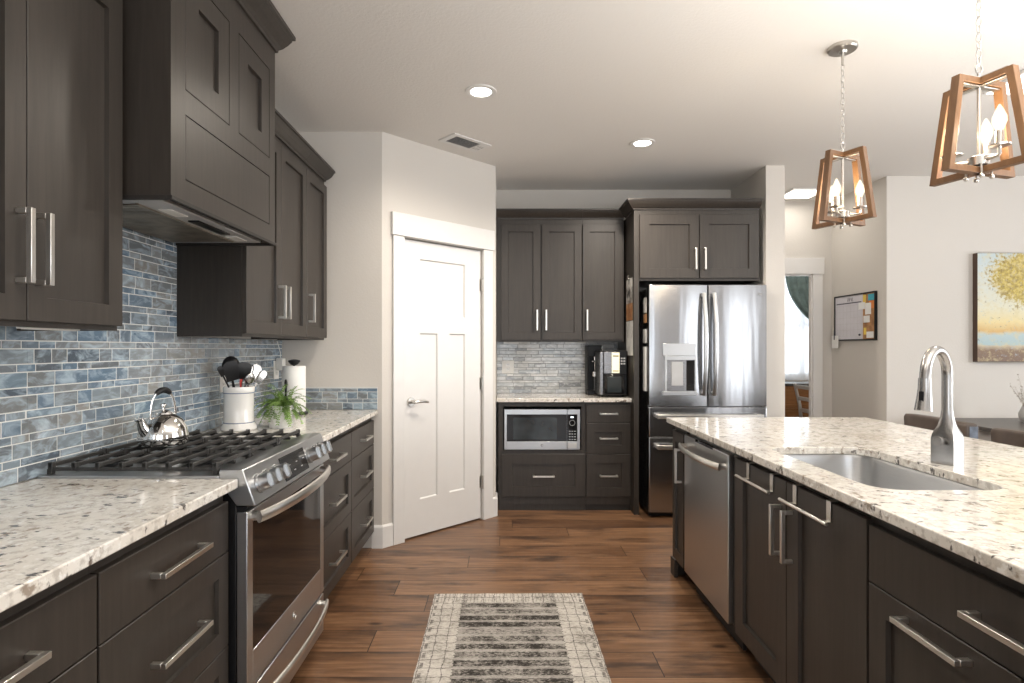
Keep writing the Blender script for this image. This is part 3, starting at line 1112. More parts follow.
# tall panel and the cabinet over the refrigerator
FY = 4.50
b = MB().box(1.036, 1.076, FY, 5.138, 0.0, 2.412)
tag(b.build('refrigerator_enclosure', 'cab', None, 0.001), 'tall dark wood end panel left of the refrigerator', 'cabinet')
t = upper_cab('wall_cabinet', 'two door dark wood cabinet over the refrigerator', (1.0765, FY, 0), 0, 0.951, 0.638,
              [('door', 0.002, 0.468, 1.872, 2.372, 'shaker', ('v', 0.434, 2.02, 0.17), 0.075),
               ('door', 0.474, 0.938, 1.872, 2.372, 'shaker', ('v', 0.508, 2.02, 0.17), 0.075)], z0=1.852, z1=2.413)
for ch in list(t.children):
    if ch.name.startswith('crown'):
        bpy.data.objects.remove(ch)
cr = crown(t, 0.951 + 0.0405, 0.29, 2.413, 0.077, 0.065, 1, 0)
cr.location = (-0.0405, 0, 0)

# ------------------------------------------------------------------ range hood
t = thing('range_hood', 'dark wood panelled range hood with crown molding over the gas range', 'range hood', (-1.02, 1.747, 0), R(90))
HW = 0.798
b = MB()
b.box(0, HW, 0.02, 0.438, 1.862, 2.70)                                          # chimney box
b.box(0, 0.02, 0.02, 0.438, 1.79, 1.862).box(HW - 0.02, HW, 0.02, 0.438, 1.79, 1.862)
b.build('body', 'cab', t, smooth=False)
ax0, ax1, az0, az1 = 0.083, 0.372, 2.152, 2.535
bx0, bx1 = 0.452, 0.735
lz0, lz1 = 1.862, 2.068
g = 0.003
b = MB()
b.box(0, ax0 - g, 0, 0.02, 1.79, 2.70).box(bx1 + g, HW, 0, 0.02, 1.79, 2.70)
b.box(ax0 - g, bx1 + g, 0, 0.02, 1.79, lz0 - g).box(ax0 - g, bx1 + g, 0, 0.02, lz1 + g, az0 - g).box(ax0 - g, bx1 + g, 0, 0.02, az1 + g, 2.70)
b.box(ax1 + g, bx0 - g, 0, 0.02, az0 - g, az1 + g)
b.build('face_frame', 'cab', t, smooth=False)
MB().shaker(ax0, ax1, az0, az1, 0.078, t=0.0195, y=0.0195).build('door', 'cab', t, smooth=False)
MB().shaker(bx0, bx1, az0, az1, 0.078, t=0.0195, y=0.0195).build('door', 'cab', t, smooth=False)
MB().slab(ax0, bx1, lz0, lz1, t=0.0195, y=0.0195).build('lower_panel', 'cab', t, smooth=False)
crown(t, HW, 0.449, 2.645, 0.10, 0.068, 1, 1)
b = MB()
b.box(-0.004, HW + 0.004, -0.006, 0.012, 1.777, 1.7895).box(-0.004, 0.012, 0.012, 0.437, 1.777, 1.7895).box(HW - 0.012, HW + 0.004, 0.012, 0.437, 1.777, 1.7895)
b.build('bottom_molding', 'cab_dark', t, 0.001)
ins = MB().box(0.03, HW - 0.03, 0.05, 0.43, 1.784, 1.858).build('vent_insert', 'light_gray_metal', t, 0.003)
b = MB()
for i in range(30):
    x = 0.085 + i * 0.0213
    b.box(x, x + 0.012, 0.16, 0.405, 1.7795, 1.7838)
b.box(0.075, HW - 0.075, 0.15, 0.158, 1.778, 1.7838).box(0.075, HW - 0.075, 0.407, 0.415, 1.778, 1.7838)
b.build('filter_grille', 'filter', ins, smooth=False)
MB().box(0.32, 0.56, 0.085, 0.125, 1.779, 1.7838).build('control_strip', 'black', ins, 0.001)
for x in (0.20, 0.66):
    MB().box(x - 0.05, x + 0.05, 0.085, 0.13, 1.780, 1.7838).build('light_cover', 'white_plastic', ins, 0.001)

# ------------------------------------------------------------------ countertops


def slab_counter(name, label, x0, x1, y0, y1, z0=0.8835, z1=0.914):
    o = MB().box(x0, x1, y0, y1, z0, z1).build(name, 'granite', None, 0.004, segs=3)
    return tag(o, label, 'countertop', 'granite countertops')


slab_counter('countertop', 'speckled cream granite counter in the left foreground, before the range', -1.4585, -0.825, 0.0, 1.772)
slab_counter('countertop', 'speckled cream granite counter past the range holding the crock and fern', -1.4585, -0.825, 2.547, 3.747)
slab_counter('countertop', 'granite counter on the back wall above the microwave', -0.054, 1.0355, 4.576, 5.126)

# island top with the sink cut-out
SXA, SXB, SYA, SYB = 1.075, 1.475, 1.63, 2.335


def rrect(x0, x1, y0, y1, r, z, n=8):
    pts = []
    for cx, cy, a in ((x1 - r, y1 - r, 0), (x0 + r, y1 - r, 90), (x0 + r, y0 + r, 180), (x1 - r, y0 + r, 270)):
        for i in range(n + 1):
            an = R(a + 90 * i / n)
            pts.append((cx + r * math.cos(an), cy + r * math.sin(an), z))
    return pts


b = MB()
bm = b.bm
ow = [bm.verts.new((x, y, 0.8835)) for x, y in ((0.958, 0.35), (2.124, 0.35), (2.124, 3.339), (0.958, 3.339))]
iw = [bm.verts.new((p[0], p[1], 0.8835)) for p in rrect(SXA, SXB, SYA, SYB, 0.085, 0)]
es = []
for loop in (ow, iw):
    for i in range(len(loop)):
        es.append(bm.edges.new((loop[i], loop[(i + 1) % len(loop)])))
bmesh.ops.triangle_fill(bm, use_beauty=True, use_dissolve=False, edges=es)
r_ = bmesh.ops.extrude_face_region(bm, geom=bm.faces[:])
for v in [e for e in r_['geom'] if isinstance(e, bmesh.types.BMVert)]:
    v.co.z = 0.914
o = b.build('countertop', 'granite', None, 0.004, segs=3)
tag(o, 'speckled cream granite island top with the sink cut into it', 'countertop', 'granite countertops')

# sink
b = MB()
rings = []
for inset, z, r in ((-0.02, 0.882, 0.10), (0.0, 0.8825, 0.09), (0.004, 0.87, 0.088), (0.010, 0.72, 0.085), (0.035, 0.690, 0.07), (0.12, 0.682, 0.05)):
    rings.append(rrect(SXA + inset, SXB - inset, SYA + inset, SYB - inset, r, z))
b.rings(rings, cap0=False, cap1=True)
t = thing('sink', 'stainless undermount sink sunk into the island', 'sink', (0, 0, 0))
b.build('basin', 'steel', t, angle=50)
MB().lathe([(0.055, 0.683), (0.055, 0.686), (0.04, 0.686), (0.035, 0.6835)], (1.275, 2.0, 0), 24).build('drain', 'steel_dark', t)

# faucet
fx, fy = 1.562, 2.0
t = thing('faucet', 'brushed steel gooseneck faucet standing behind the island sink', 'faucet', (fx, fy, 0.9142))
b = MB()
ang = R(28)
rings = []
for z, s, k in ((0.0, 0.040, 0.0), (0.088, 0.040, 0.0), (0.105, 0.037, 0.25), (0.135, 0.026, 0.7), (0.165, 0.0195, 1.0), (0.185, 0.0175, 1.0)):
    ring = []
    n = 32
    for i in range(n):
        a = 2 * math.pi * i / n
        ca, sa = math.cos(a), math.sin(a)
        sq = 1 / max(abs(ca), abs(sa))
        f = (1 - k) * sq * 0.92 + k
        f = min(f, 1.24 if k < 0.5 else f)
        ring.append((s * f * math.cos(a + ang + R(45) * 0), s * f * math.sin(a + ang), z))
    rings.append(ring)
b.rings(rings)
b.build('base', 'faucet_steel', t, angle=25)
dirv = Vector((-0.84, -0.54, 0)).normalized()
Rr = 0.088
pts = [Vector((0, 0, 0.18)), Vector((0, 0, 0.25))] + [Vector((0, 0, 0.31)) + dirv * (Rr - Rr * math.cos(a)) + Vector((0, 0, Rr * math.sin(a)))
       for a in [math.pi * i / 18 for i in range(0, 18)]]
pts += [Vector((0, 0, 0.30)) + dirv * (2 * Rr + 0.003)]
MB().tube(pts, 0.0165, 16).build('spout', 'faucet_steel', t)
hp = dirv * (2 * Rr + 0.004)
b = MB()
b.tube([hp + Vector((0, 0, 0.305)), hp + Vector((0, 0, 0.27)), hp + dirv * 0.004 + Vector((0, 0, 0.235)), hp + dirv * 0.010 + Vector((0, 0, 0.196))],
       [0.0185, 0.0195, 0.0225, 0.0265], 18)
sh = b.build('spray_head', 'faucet_steel', t)
b = MB()
pv = dirv.cross(Vector((0, 0, 1)))
c0 = hp + dirv * 0.024 - pv * 0.0
b.bar(c0 + dirv * 0.001 + Vector((0, 0, 0.218)), c0 + Vector((0, 0, 0.262)), 0.014, 0.006, up=dirv)
b.build('spray_button', 'black', sh, 0.001)
b = MB()
b.cyl((-0.028, -0.012, 0.085), (-0.056, -0.03, 0.085), 0.012, seg=16)
b.cyl((-0.050, -0.026, 0.085), (-0.064, -0.035, 0.085), 0.016, seg=16)
b.build('lever', 'faucet_steel', t)

# towel bars hung over the sink cabinet doors
for k, (ya, lab) in enumerate(((2.180, 'steel towel bar hooked over the left sink cabinet door'), (1.815, 'steel towel bar hooked over the right sink cabinet door'))):
    t = thing('towel_bar', lab, 'towel bar', (0.985, ya, 0.856), R(-90), 'over door towel bars')
    L = 0.285
    for x in (-0.10, 0.10):
        hb = MB()
        w2 = 0.0115
        hb.box(x - w2, x + w2, -0.0045, -0.002, -0.06, 0.0045)          # strap down the face
        hb.box(x - w2, x + w2, -0.0045, 0.0195, 0.002, 0.0045)          # over the top
        hb.box(x - w2, x + w2, -0.036, -0.0045, -0.06, -0.0575)         # arm out to the bar
        hb.build('hook_strap', 'pull', t, 0.0006)
    MB().cyl((-L / 2, -0.034, -0.0555), (L / 2, -0.034, -0.0555), 0.0055, seg=12).build('bar', 'pull', t)

# ------------------------------------------------------------------ appliances


def bow(parent, x0, x1, z, y0, y1, r=0.012, mat='steel', name='handle', vertical=False, flat=0.6, xv=0.0, post=0.03):
    """a bar handle that bows out from y0 at its ends to y1 in the middle"""
    n = 16
    pts = []
    for i in range(n + 1):
        f = i / n
        s = 1 - (2 * f - 1) ** 2
        y = y0 + (y1 - y0) * (s ** 0.8)
        u = x0 + (x1 - x0) * f
        pts.append((xv, y, u) if vertical else (u, y, z))
    b = MB()
    b.tube(pts, r, 12, flat=flat, up=(0, 1, 0))
    for e in (0, -1):
        p = Vector(pts[e])
        q = p.copy()
        q.y = post
        s = 0.018 if e == 0 else -0.018
        if vertical:
            p.z += s
            q.z += s
        else:
            p.x += s
            q.x += s
        b.tube([p, q], r * 0.85, 10)
    return b.build(name, mat, parent)


def badge(parent, x, y, z, r=0.011, letters=True):
    b = MB()
    b.cyl((x, y, z), (x, y - 0.0012, z), r, seg=24)
    o = b.build('badge', 'steel_dark', parent)
    ring = MB()
    ring.tube([(x + r * 0.92 * math.cos(a), y - 0.0016, z + r * 0.92 * math.sin(a)) for a in [2 * math.pi * i / 20 for i in range(20)]], r * 0.09, 6, closed=True)
    ring.build('ring', 'chrome', o)
    if letters:
        text_mesh('lettering', 'GE', r * 1.0, 'chrome', o, Matrix.Translation((x, y - 0.0014, z)) @ FRONT, 0.0004)
    return o


# gas range
t = thing('gas_range', 'stainless slide in gas range between the left counters', 'range', (-0.80, 1.776, 0), R(90))
RW = 0.766
b = MB()
b.box(0.002, RW - 0.002, 0.034, 0.652, 0.06, 0.90)
for x in (0.04, RW - 0.04):
    for y in (0.08, 0.60):
        b.cyl((x, y, 0.0), (x, y, 0.06), 0.018, seg=12)
b.build('body', 'black', t, 0.002)
MB().box(0.0, RW, 0.088, 0.656, 0.9005, 0.921).build('cooktop', 'steel', t, 0.003)
b = MB().prism_x([(0.013, 0.940), (-0.027, 0.826), (0.032, 0.826), (0.087, 0.902), (0.087, 0.936), (0.08, 0.940)], 0.0, RW)
cp = b.build('control_panel', 'steel', t, 0.003)
nrm = Vector((0, -0.945, 0.329)).normalized()
tz = Vector((0, 0.331, 0.944)).normalized()
ctr = Vector((0, -0.0075, 0.881))
for x in (0.075, 0.145, 0.215, 0.555, 0.625, 0.695):
    c = ctr + Vector((x, 0, 0))
    b = MB()
    b.cyl(c + nrm * 0.001, c + nrm * 0.008, 0.033, 0.032, 24)
    b.cyl(c + nrm * 0.008, c + nrm * 0.040, 0.028, 0.0265, 24)
    m4 = Matrix(((1, nrm.x, tz.x, (c + nrm * 0.043).x), (0, nrm.y, tz.y, (c + nrm * 0.043).y), (0, nrm.z, tz.z, (c + nrm * 0.043).z), (0, 0, 0, 1)))
    b.xbox(m4, 0.012, 0.010, 0.040)
    b.build('knob', 'steel', cp)
b = MB()
mm = Matrix(((1, nrm.x, tz.x, 0.385), (0, nrm.y, tz.y, (ctr + nrm * 0.001).y), (0, nrm.z, tz.z, (ctr + nrm * 0.001).z), (0, 0, 0, 1)))
b.xbox(mm, 0.24, 0.004, 0.088)
dsp = b.build('display', 'black_gloss', cp, 0.001)
b = MB()
for i in range(6):
    m5 = mm @ Matrix.Translation((-0.09 + i * 0.036, 0.0025, -0.02 + 0.025 * (i % 2)))
    b.xbox(m5, 0.016, 0.0006, 0.003)
b.build('touch_marks', 'light_gray_metal', dsp, smooth=False)
MB().prism_x([(0.0, 0.8235), (0.034, 0.8235), (0.034, 0.806), (0.010, 0.806)], 0.004, RW - 0.004).build('vent_gap', 'black', t, smooth=False)
# oven door
dz0, dz1 = 0.238, 0.806
b = MB()
wx0, wx1, wz0, wz1 = 0.045, RW - 0.045, 0.352, 0.765
b.box(0.004, wx0, 0, 0.033, dz0, dz1).box(wx1, RW - 0.004, 0, 0.033, dz0, dz1)
b.box(wx0, wx1, 0, 0.033, dz0, wz0).box(wx0, wx1, 0, 0.033, wz1, dz1)
od = b.build('oven_door', 'steel', t, 0.002)
MB().box(wx0, wx1, 0.0015, 0.02, wz0, wz1).build('oven_window', 'black_gloss', od, smooth=False)
bow(od, 0.025, RW - 0.025, 0.785, -0.028, -0.068, 0.019, 'pull', flat=0.55, post=0.0)
badge(od, RW / 2 + 0.02, -0.0005, 0.295, 0.014)
# warming drawer
dr = MB().box(0.004, RW - 0.004, 0.0, 0.033, 0.062, 0.228).build('drawer', 'steel', t, 0.003)
bow(dr, 0.02, RW - 0.02, 0.196, -0.02, -0.055, 0.014, 'pull', flat=0.6, post=0.0)
# grates
for g_ in range(3):
    x0 = 0.014 + g_ * 0.2475
    x1 = x0 + 0.243
    b = MB()
    for y in (0.105, 0.37, 0.632):
        pass
    nb = 8
    for i in range(nb):
        y = 0.108 + i * (0.626 - 0.108) / (nb - 1)
        zt = 0.957
        b.bar((x0, y, zt - 0.006), (x1, y, zt - 0.006), 0.011, 0.013)
        for x in (x0 + 0.007, x1 - 0.007):
            b.box(x - 0.007, x + 0.007, y - 0.0075, y + 0.0075, 0.936, zt + 0.003)
    for x in (x0 + 0.007, x1 - 0.007, (x0 + x1) / 2):
        b.bar((x, 0.10, 0.938), (x, 0.634, 0.938), 0.011, 0.011)
    for x in (x0 + 0.008, x1 - 0.008):
        for y in (0.106, 0.628):
            b.box(x - 0.008, x + 0.008, y - 0.008, y + 0.008, 0.9212, 0.94)
    b.build('grate', 'iron', t, 0.002)
for x, y, r in ((0.137, 0.22, 0.045), (0.137, 0.50, 0.036), (0.383, 0.36, 0.05), (0.63, 0.22, 0.04), (0.63, 0.50, 0.036)):
    b = MB()
    b.lathe([(r + 0.012, 0.9212), (r + 0.010, 0.926), (r, 0.927), (r * 0.95, 0.931)], (x, y, 0), 24)
    b.lathe([(r * 0.85, 0.931), (r * 0.85, 0.9355), (r * 0.6, 0.937)], (x, y, 0), 24)
    b.build('burner', 'black', t)

# dishwasher
t = thing('dishwasher', 'stainless dishwasher built into the island', 'dishwasher', (0.983, 3.088, 0), R(-90))
DWW = 0.605
MB().box(0.004, DWW - 0.004, 0.03, 0.58, 0.10, 0.865).build('body', 'steel_dark', t, 0.002)
dd = MB().box(0.003, DWW - 0.003, 0.0, 0.029, 0.112, 0.853).build('door', 'steel', t, 0.004)
MB().box(0.18, 0.42, -0.0005, 0.010, 0.842, 0.8545).build('control_strip', 'black_gloss', dd, smooth=False)
bow(dd, 0.02, DWW - 0.02, 0.795, -0.03, -0.062, 0.016, 'pull', flat=0.5, post=0.0)
MB().box(0.0, DWW, 0.065, 0.08, 0.0, 0.10).build('toe_kick', 'cab_dark', t, smooth=False)
MB().box(DWW + 0.002, DWW + 0.062, 0.022, 0.05, 0.105, 0.8825).build('filler_strip', 'cab_dark', t, smooth=False)

# refrigerator
t = thing('refrigerator', 'stainless French door refrigerator with water dispenser', 'refrigerator', (1.131, 4.40, 0), 0)
FW = 0.914
b = MB().box(0.004, FW - 0.004, 0.085, 0.70, 0.03, 1.79)
for x in (0.06, FW - 0.06):
    for y in (0.15, 0.62):
        b.cyl((x, y, 0.0), (x, y, 0.03), 0.022, seg=12)
b.build('body', 'steel_dark', t, 0.004)
MB().box(0.01, FW - 0.01, 0.05, 0.084, 0.012, 0.045).build('kick_grille', 'black', t, smooth=False)


def curved_front(x0, x1, z0, z1, t_=0.078, bulge=0.014, hole=None):
    """door whose face swells a little across its width"""
    b = MB()
    n = 14
    prof = [(x0, t_), (x0, 0.012)]
    for i in range(n + 1):
        f = i / n
        x = x0 + 0.004 + (x1 - x0 - 0.008) * f
        prof.append((x, bulge * (2 * f - 1) ** 2 * 0.6))
    prof += [(x1, 0.012), (x1, t_)]
    b.prism_z(prof, z0, z1)
    return b


ld = curved_front(0.0, 0.4535, 0.868, 1.810).build('door', 'steel_fridge', t, 0.003)
rd = curved_front(0.4605, FW, 0.868, 1.810).build('door', 'steel_fridge', t, 0.003)
d1 = curved_front(0.0, FW, 0.634, 0.860).build('drawer', 'steel_fridge', t, 0.003)
d2 = curved_front(0.0, FW, 0.046, 0.626).build('drawer', 'steel_fridge', t, 0.003)
bow(ld, 0.955, 1.745, 0, -0.018, -0.062, 0.017, 'steel', vertical=True, flat=0.55, xv=0.418, post=0.01)
bow(rd, 0.955, 1.745, 0, -0.018, -0.062, 0.017, 'steel', vertical=True, flat=0.55, xv=0.497, post=0.01)
for dn, z in ((d1, 0.795), (d2, 0.560)):
    b = MB()
    b.box(0.05, FW - 0.05, -0.058, -0.040, z - 0.016, z + 0.016)
    for x in (0.05, FW - 0.08):
        b.box(x, x + 0.03, -0.040, 0.006, z - 0.014, z + 0.014)
    b.build('handle', 'pull', dn, 0.004)
for dn, x in ((ld, 0.401), (rd, 0.512)):
    MB().box(x - 0.012, x + 0.012, -0.0012, 0.004, 1.0, 1.70).build('finger_groove', 'steel_dark', dn, 0.002)
# dispenser
b = MB()
x0, x1, z0, z1 = 0.105, 0.362, 0.90, 1.355
b.box(x0, x1, -0.004, 0.01, 1.26, z1)
dp = b.build('dispenser', 'steel', ld, 0.003)
b = MB()
b.box(x0 + 0.012, x0 + 0.03, -0.010, 0.01, 0.985, 1.255).box(x1 - 0.012, x1, -0.010, 0.01, 0.985, 1.255)
b.box(x0 + 0.012, x1, -0.012, 0.01, 1.228, 1.258).box(x0 - 0.005, x1 + 0.004, -0.018, 0.01, 0.955, 0.985)
b.build('frame', 'steel', dp, 0.002)
MB().box(x0 + 0.03, x1 - 0.012, -0.002, 0.006, 0.985, 1.228).build('alcove', 'steel_dark', dp, smooth=False)
MB().box(x0 + 0.065, x0 + 0.155, -0.007, -0.002, 1.03, 1.215).build('paddle', 'light_gray_metal', dp, 0.002)
MB().box(x1 - 0.075, x1 - 0.0145, -0.0035, -0.0015, 0.99, 1.225).build('spout_recess', 'black_gloss', dp, smooth=False)
badge(rd, FW - 0.055, 0.002, 1.735, 0.014)

# microwave
t = thing('microwave', 'stainless microwave with black glass door built into the back cabinet', 'microwave', (0.011, 4.606, 0.4925), 0)
MW, MH = 0.612, 0.335
MB().box(0.004, MW - 0.004, 0.02, 0.45, 0.004, MH - 0.003).build('body', 'steel_dark', t, 0.003)
b = MB()
b.box(0, 0.020, -0.004, 0.019, 0.006, MH - 0.004).box(0.59, MW, -0.004, 0.019, 0.006, MH - 0.004)
b.box(0.02, 0.506, -0.004, 0.019, 0.006, 0.072).box(0.02, 0.506, -0.004, 0.019, MH - 0.045, MH - 0.004)
b.box(0.510, 0.59, -0.004, 0.019, 0.006, 0.072).box(0.510, 0.59, -0.004, 0.019, MH - 0.045, MH - 0.004)
b.build('door_frame', 'steel', t, 0.0015)
MB().box(0.02, 0.505, -0.002, 0.015, 0.072, MH - 0.045).build('door_glass', 'black_gloss', t, smooth=False)
mwin, nt, bs = new_mat('microwave_window_mesh')
bs.inputs['Base Color'].default_value = (0.055, 0.07, 0.075, 1)
bs.inputs['Roughness'].default_value = 0.10
bs.inputs['Coat Weight'].default_value = 0.15
vv = coords(nt, (1, 1, 1))
nn = noise(nt, vv, 7, 2)
link(nt, ramp(nt, nn.outputs[0], [(0.3, (0.010, 0.014, 0.016)), (0.7, (0.035, 0.045, 0.05))]), bs.inputs['Base Color'])
M['mwin'] = mwin
MB().box(0.072, 0.425, -0.0032, -0.0022, 0.088, MH - 0.07).build('window', 'mwin', t, smooth=False)
pn = MB().box(0.509, 0.59, -0.002, 0.015, 0.072, MH - 0.045).build('control_panel', 'black_gloss', t, smooth=False)
MB().box(0.536, 0.56, -0.003, -0.0022, 0.262, 0.274).build('clock', 'digits', pn, smooth=False)
b = MB()
for r_ in range(4):
    for c_ in range(3):
        b.box(0.523 + c_ * 0.021, 0.536 + c_ * 0.021, -0.003, -0.0022, 0.085 + r_ * 0.022, 0.091 + r_ * 0.022)
b.build('keypad', 'light_gray_metal', pn, smooth=False)
b = MB()
b.tube([(0.549 + 0.022 * math.cos(a), -0.003, 0.222 + 0.022 * math.sin(a)) for a in [2 * math.pi * i / 20 for i in range(20)]], 0.0015, 6, closed=True)
b.build('dial', 'light_gray_metal', pn)
MB().box(0.516, 0.585, -0.0075, -0.0042, 0.018, 0.058).build('door_button', 'pull', t, 0.001)
badge(t, 0.305, -0.004, 0.040, 0.013)

# two machines on the back counter
t = thing('coffee_maker', 'tall slim black countertop machine with chrome fittings in the back corner', 'coffee maker', (0.738, 4.978, 0.9142), 0)
b = MB()
b.box(0.0, 0.128, 0.05, 0.148, 0, 0.43)
b.box(0.0, 0.128, -0.02, 0.05, 0, 0.035).box(0.0, 0.128, -0.01, 0.05, 0.33, 0.43)
b.box(0.0, 0.016, 0.0, 0.05, 0.035, 0.33)
b.build('body', 'black', t, 0.006)
b = MB()
b.cyl((0.068, 0.01, 0.28), (0.068, 0.01, 0.33), 0.012, seg=14)
b.cyl((0.04, 0.0, 0.29), (0.098, 0.0, 0.29), 0.007, seg=12)
b.cyl((0.068, 0.0, 0.21), (0.068, 0.0, 0.28), 0.006, seg=10)
b.lathe([(0.008, 0.215), (0.026, 0.20), (0.028, 0.16), (0.02, 0.15)], (0.068, 0.01, 0), 20)
b.build('group_head', 'chrome', t)
MB().cyl((0.068, 0.02, 0.035), (0.068, 0.02, 0.15), 0.008, seg=10).build('steam_rod', 'steel_dark', t)
MB().box(0.128, 0.133, 0.0, 0.148, 0.0, 0.425).build('side_trim', 'pull', t, 0.001)
t = thing('air_fryer', 'square silver and black air fryer with lit panel above a dark glass drawer', 'air fryer', (0.800, 4.70, 0.9142), 0)
b = MB().box(0.0, 0.226, 0.0, 0.25, 0.012, 0.385)
for x in (0.03, 0.196):
    for y in (0.03, 0.21):
        b.cyl((x, y, 0), (x, y, 0.012), 0.012, seg=10)
b.build('body', 'black', t, 0.014)
MB().box(-0.002, 0.03, -0.004, 0.24, 0.02, 0.375).build('side_trim', 'steel_dark', t, 0.006)
up = MB().box(0.032, 0.165, -0.008, 0.0, 0.195, 0.375)  .build('upper_panel', 'steel_dark', t, 0.003)
sc = MB().box(0.098, 0.160, -0.0105, -0.008, 0.200, 0.368).build('display', 'display', up, 0.001)
b = MB()
for i in range(3):
    b.box(0.104, 0.154, -0.0115, -0.0105, 0.212 + i * 0.004, 0.214 + i * 0.004)
b.box(0.104, 0.154, -0.0115, -0.0105, 0.335, 0.345)
b.build('display_marks', 'ink', sc, smooth=False)
b = MB()
for i in range(3):
    b.box(0.172, 0.188, -0.003, 0.0, 0.27 + i * 0.022, 0.283 + i * 0.022)
    b.box(0.194, 0.210, -0.003, 0.0, 0.27 + i * 0.022, 0.283 + i * 0.022)
b.build('button', 'light_gray_metal', t, smooth=False)
dr = MB().box(0.032, 0.224, -0.014, 0.0, 0.022, 0.190).build('drawer', 'black_gloss', t, 0.006)
MB().box(0.06, 0.176, -0.018, -0.014, 0.04, 0.17).build('drawer_window', 'mwin', dr, 0.003)

# ------------------------------------------------------------------ tiled backsplashes


def tiles(name, label, loc, rz, regions, seed, mat, tall=0.047, short=0.0245, widths=(0.066, 0.105, 0.148), gap=0.0034, z00=0.915):
    """regions: list of (x0, x1, z0, z1) in the wall's own frame; courses alternate tall and short"""
    rnd = random.Random(seed)
    t = thing(name, label, 'backsplash', loc, rz)
    g = MB()
    for x0, x1, z0, z1 in regions:
        g.box(x0, x1, -0.0082, 0, z0, z1)
    g.build('grout', 'grout' if mat == 'tile' else 'grout_gray', t, smooth=False)
    bm = bmesh.new()
    lay = bm.loops.layers.float_color.new('tile')
    X0 = min(r[0] for r in regions)
    X1 = max(r[1] for r in regions)
    Z1_ = max(r[3] for r in regions)
    z = z00
    k = 0
    e = 0.0015
    while z < Z1_:
        h = tall if k % 2 == 0 else short
        x = X0 - rnd.random() * 0.1
        last = None
        while x < X1:
            wds = [w for w in widths if w != last] if rnd.random() < 0.8 else widths
            w = rnd.choice(wds) * rnd.uniform(0.95, 1.05)
            last = w
            col = (rnd.random(), rnd.random(), rnd.random(), 1)
            for rx0, rx1, rz0, rz1 in regions:
                a, b_ = max(x, rx0), min(x + w - gap, rx1)
                c, d = max(z, rz0), min(z + h - gap, rz1)
                if b_ - a < 0.006 or d - c < 0.005:
                    continue
                yo, yi = -0.0080, -0.0098
                o = [bm.verts.new(p) for p in ((a, yo, c), (b_, yo, c), (b_, yo, d), (a, yo, d))]
                i = [bm.verts.new(p) for p in ((a + e, yi, c + e), (b_ - e, yi, c + e), (b_ - e, yi, d - e), (a + e, yi, d - e))]
                fs = [bm.faces.new(i)]
                for q in range(4):
                    j = (q + 1) % 4
                    fs.append(bm.faces.new((o[q], o[j], i[j], i[q])))
                for f in fs:
                    for l in f.loops:
                        l[lay] = col
            x += w
        z += h
        k += 1
    bmesh.ops.recalc_face_normals(bm, faces=bm.faces[:])
    me = bpy.data.meshes.new('tile_field')
    bm.to_mesh(me)
    bm.free()
    # open tiles: make sure fronts look out of the wall
    for p in me.polygons:
        pass
    me.materials.append(M[mat])
    o = bpy.data.objects.new('tile_field', me)
    COL.objects.link(o)
    o.parent = t
    return t


tiles('tile_backsplash', 'blue gray glass tile backsplash along the left wall behind the range', (-1.4694, 0.0, 0), R(90),
      [(0.0, 1.7455, 0.9145, 1.405), (1.7455, 2.5475, 0.9145, 1.86), (2.5475, 3.759, 0.9145, 1.371)], 11, 'tile')
tiles('tile_backsplash', 'short strip of blue gray tile on the end wall beside the pantry', (-1.459, 3.7598, 0), 0,
      [(0.0, 0.63, 0.9145, 1.062)], 5, 'tile', z00=0.9145)
tiles('tile_backsplash', 'pale silver mosaic tile backsplash on the back wall above the microwave', (-0.056, 5.1398, 0), 0,
      [(0.0, 1.091, 0.9145, 1.40)], 23, 'tile_pale', tall=0.036, short=0.022, widths=(0.06, 0.10, 0.15, 0.2), gap=0.0025)

# under cabinet light bar
t = thing('under_cabinet_light', 'slim white light bar under the nearest left upper cabinet', 'light', (-1.285, 1.50, 1.3835))
MB().box(0.0, 0.03, 0.0, 0.19, -0.012, 0.0).build('housing', 'white_plastic', t, 0.002)
MB().box(0.005, 0.025, 0.01, 0.18, -0.0135, -0.012).build('diffuser', 'paper', t)


# wall outlets
def outlet(label, loc, rz, w=0.075, h=0.118):
    t = thing('wall_outlet', label, 'outlet', loc, rz)
    MB().box(-w / 2, w / 2, -0.006, 0, -h / 2, h / 2).build('cover_plate', 'white_plastic', t, 0.002)
    b = MB()
    for z in (-0.02, 0.02):
        b.box(-0.017, 0.017, -0.008, -0.006, z - 0.0145, z + 0.0145)
    s = b.build('socket', 'white_ceramic', t, 0.002)
    b = MB()
    for z in (-0.02, 0.02):
        b.box(-0.008, -0.0055, -0.0084, -0.008, z - 0.003, z + 0.007)
        b.box(0.0055, 0.008, -0.0084, -0.008, z - 0.003, z + 0.007)
    b.build('slot', 'black', s, smooth=False)
    return t


outlet('white wall outlet on the blue tile behind the utensil crock', (-1.4604, 2.965, 1.150), R(90))
outlet('white wall outlet in the far left corner behind the paper towels', (-1.4604, 3.655, 1.180), R(90))
outlet('gray wall outlet on the pale mosaic above the microwave', (0.045, 5.1300, 1.150), 0, 0.11)
t = thing('power_adapter', 'small white plug in adapter in the far left corner outlet, its cord rising', 'adapter', (-1.452, 3.660, 1.20), R(90))
MB().box(-0.026, 0.026, -0.045, -0.001, -0.022, 0.055).build('body', 'white_plastic', t, 0.005)
MB().tube([(0, -0.02, 0.055), (0.004, -0.018, 0.09), (-0.006, -0.012, 0.13), (-0.02, -0.006, 0.165)], 0.0022, 8).build('cord', 'white_plastic', t)

# ------------------------------------------------------------------ things on the left counter
CT = 0.9142
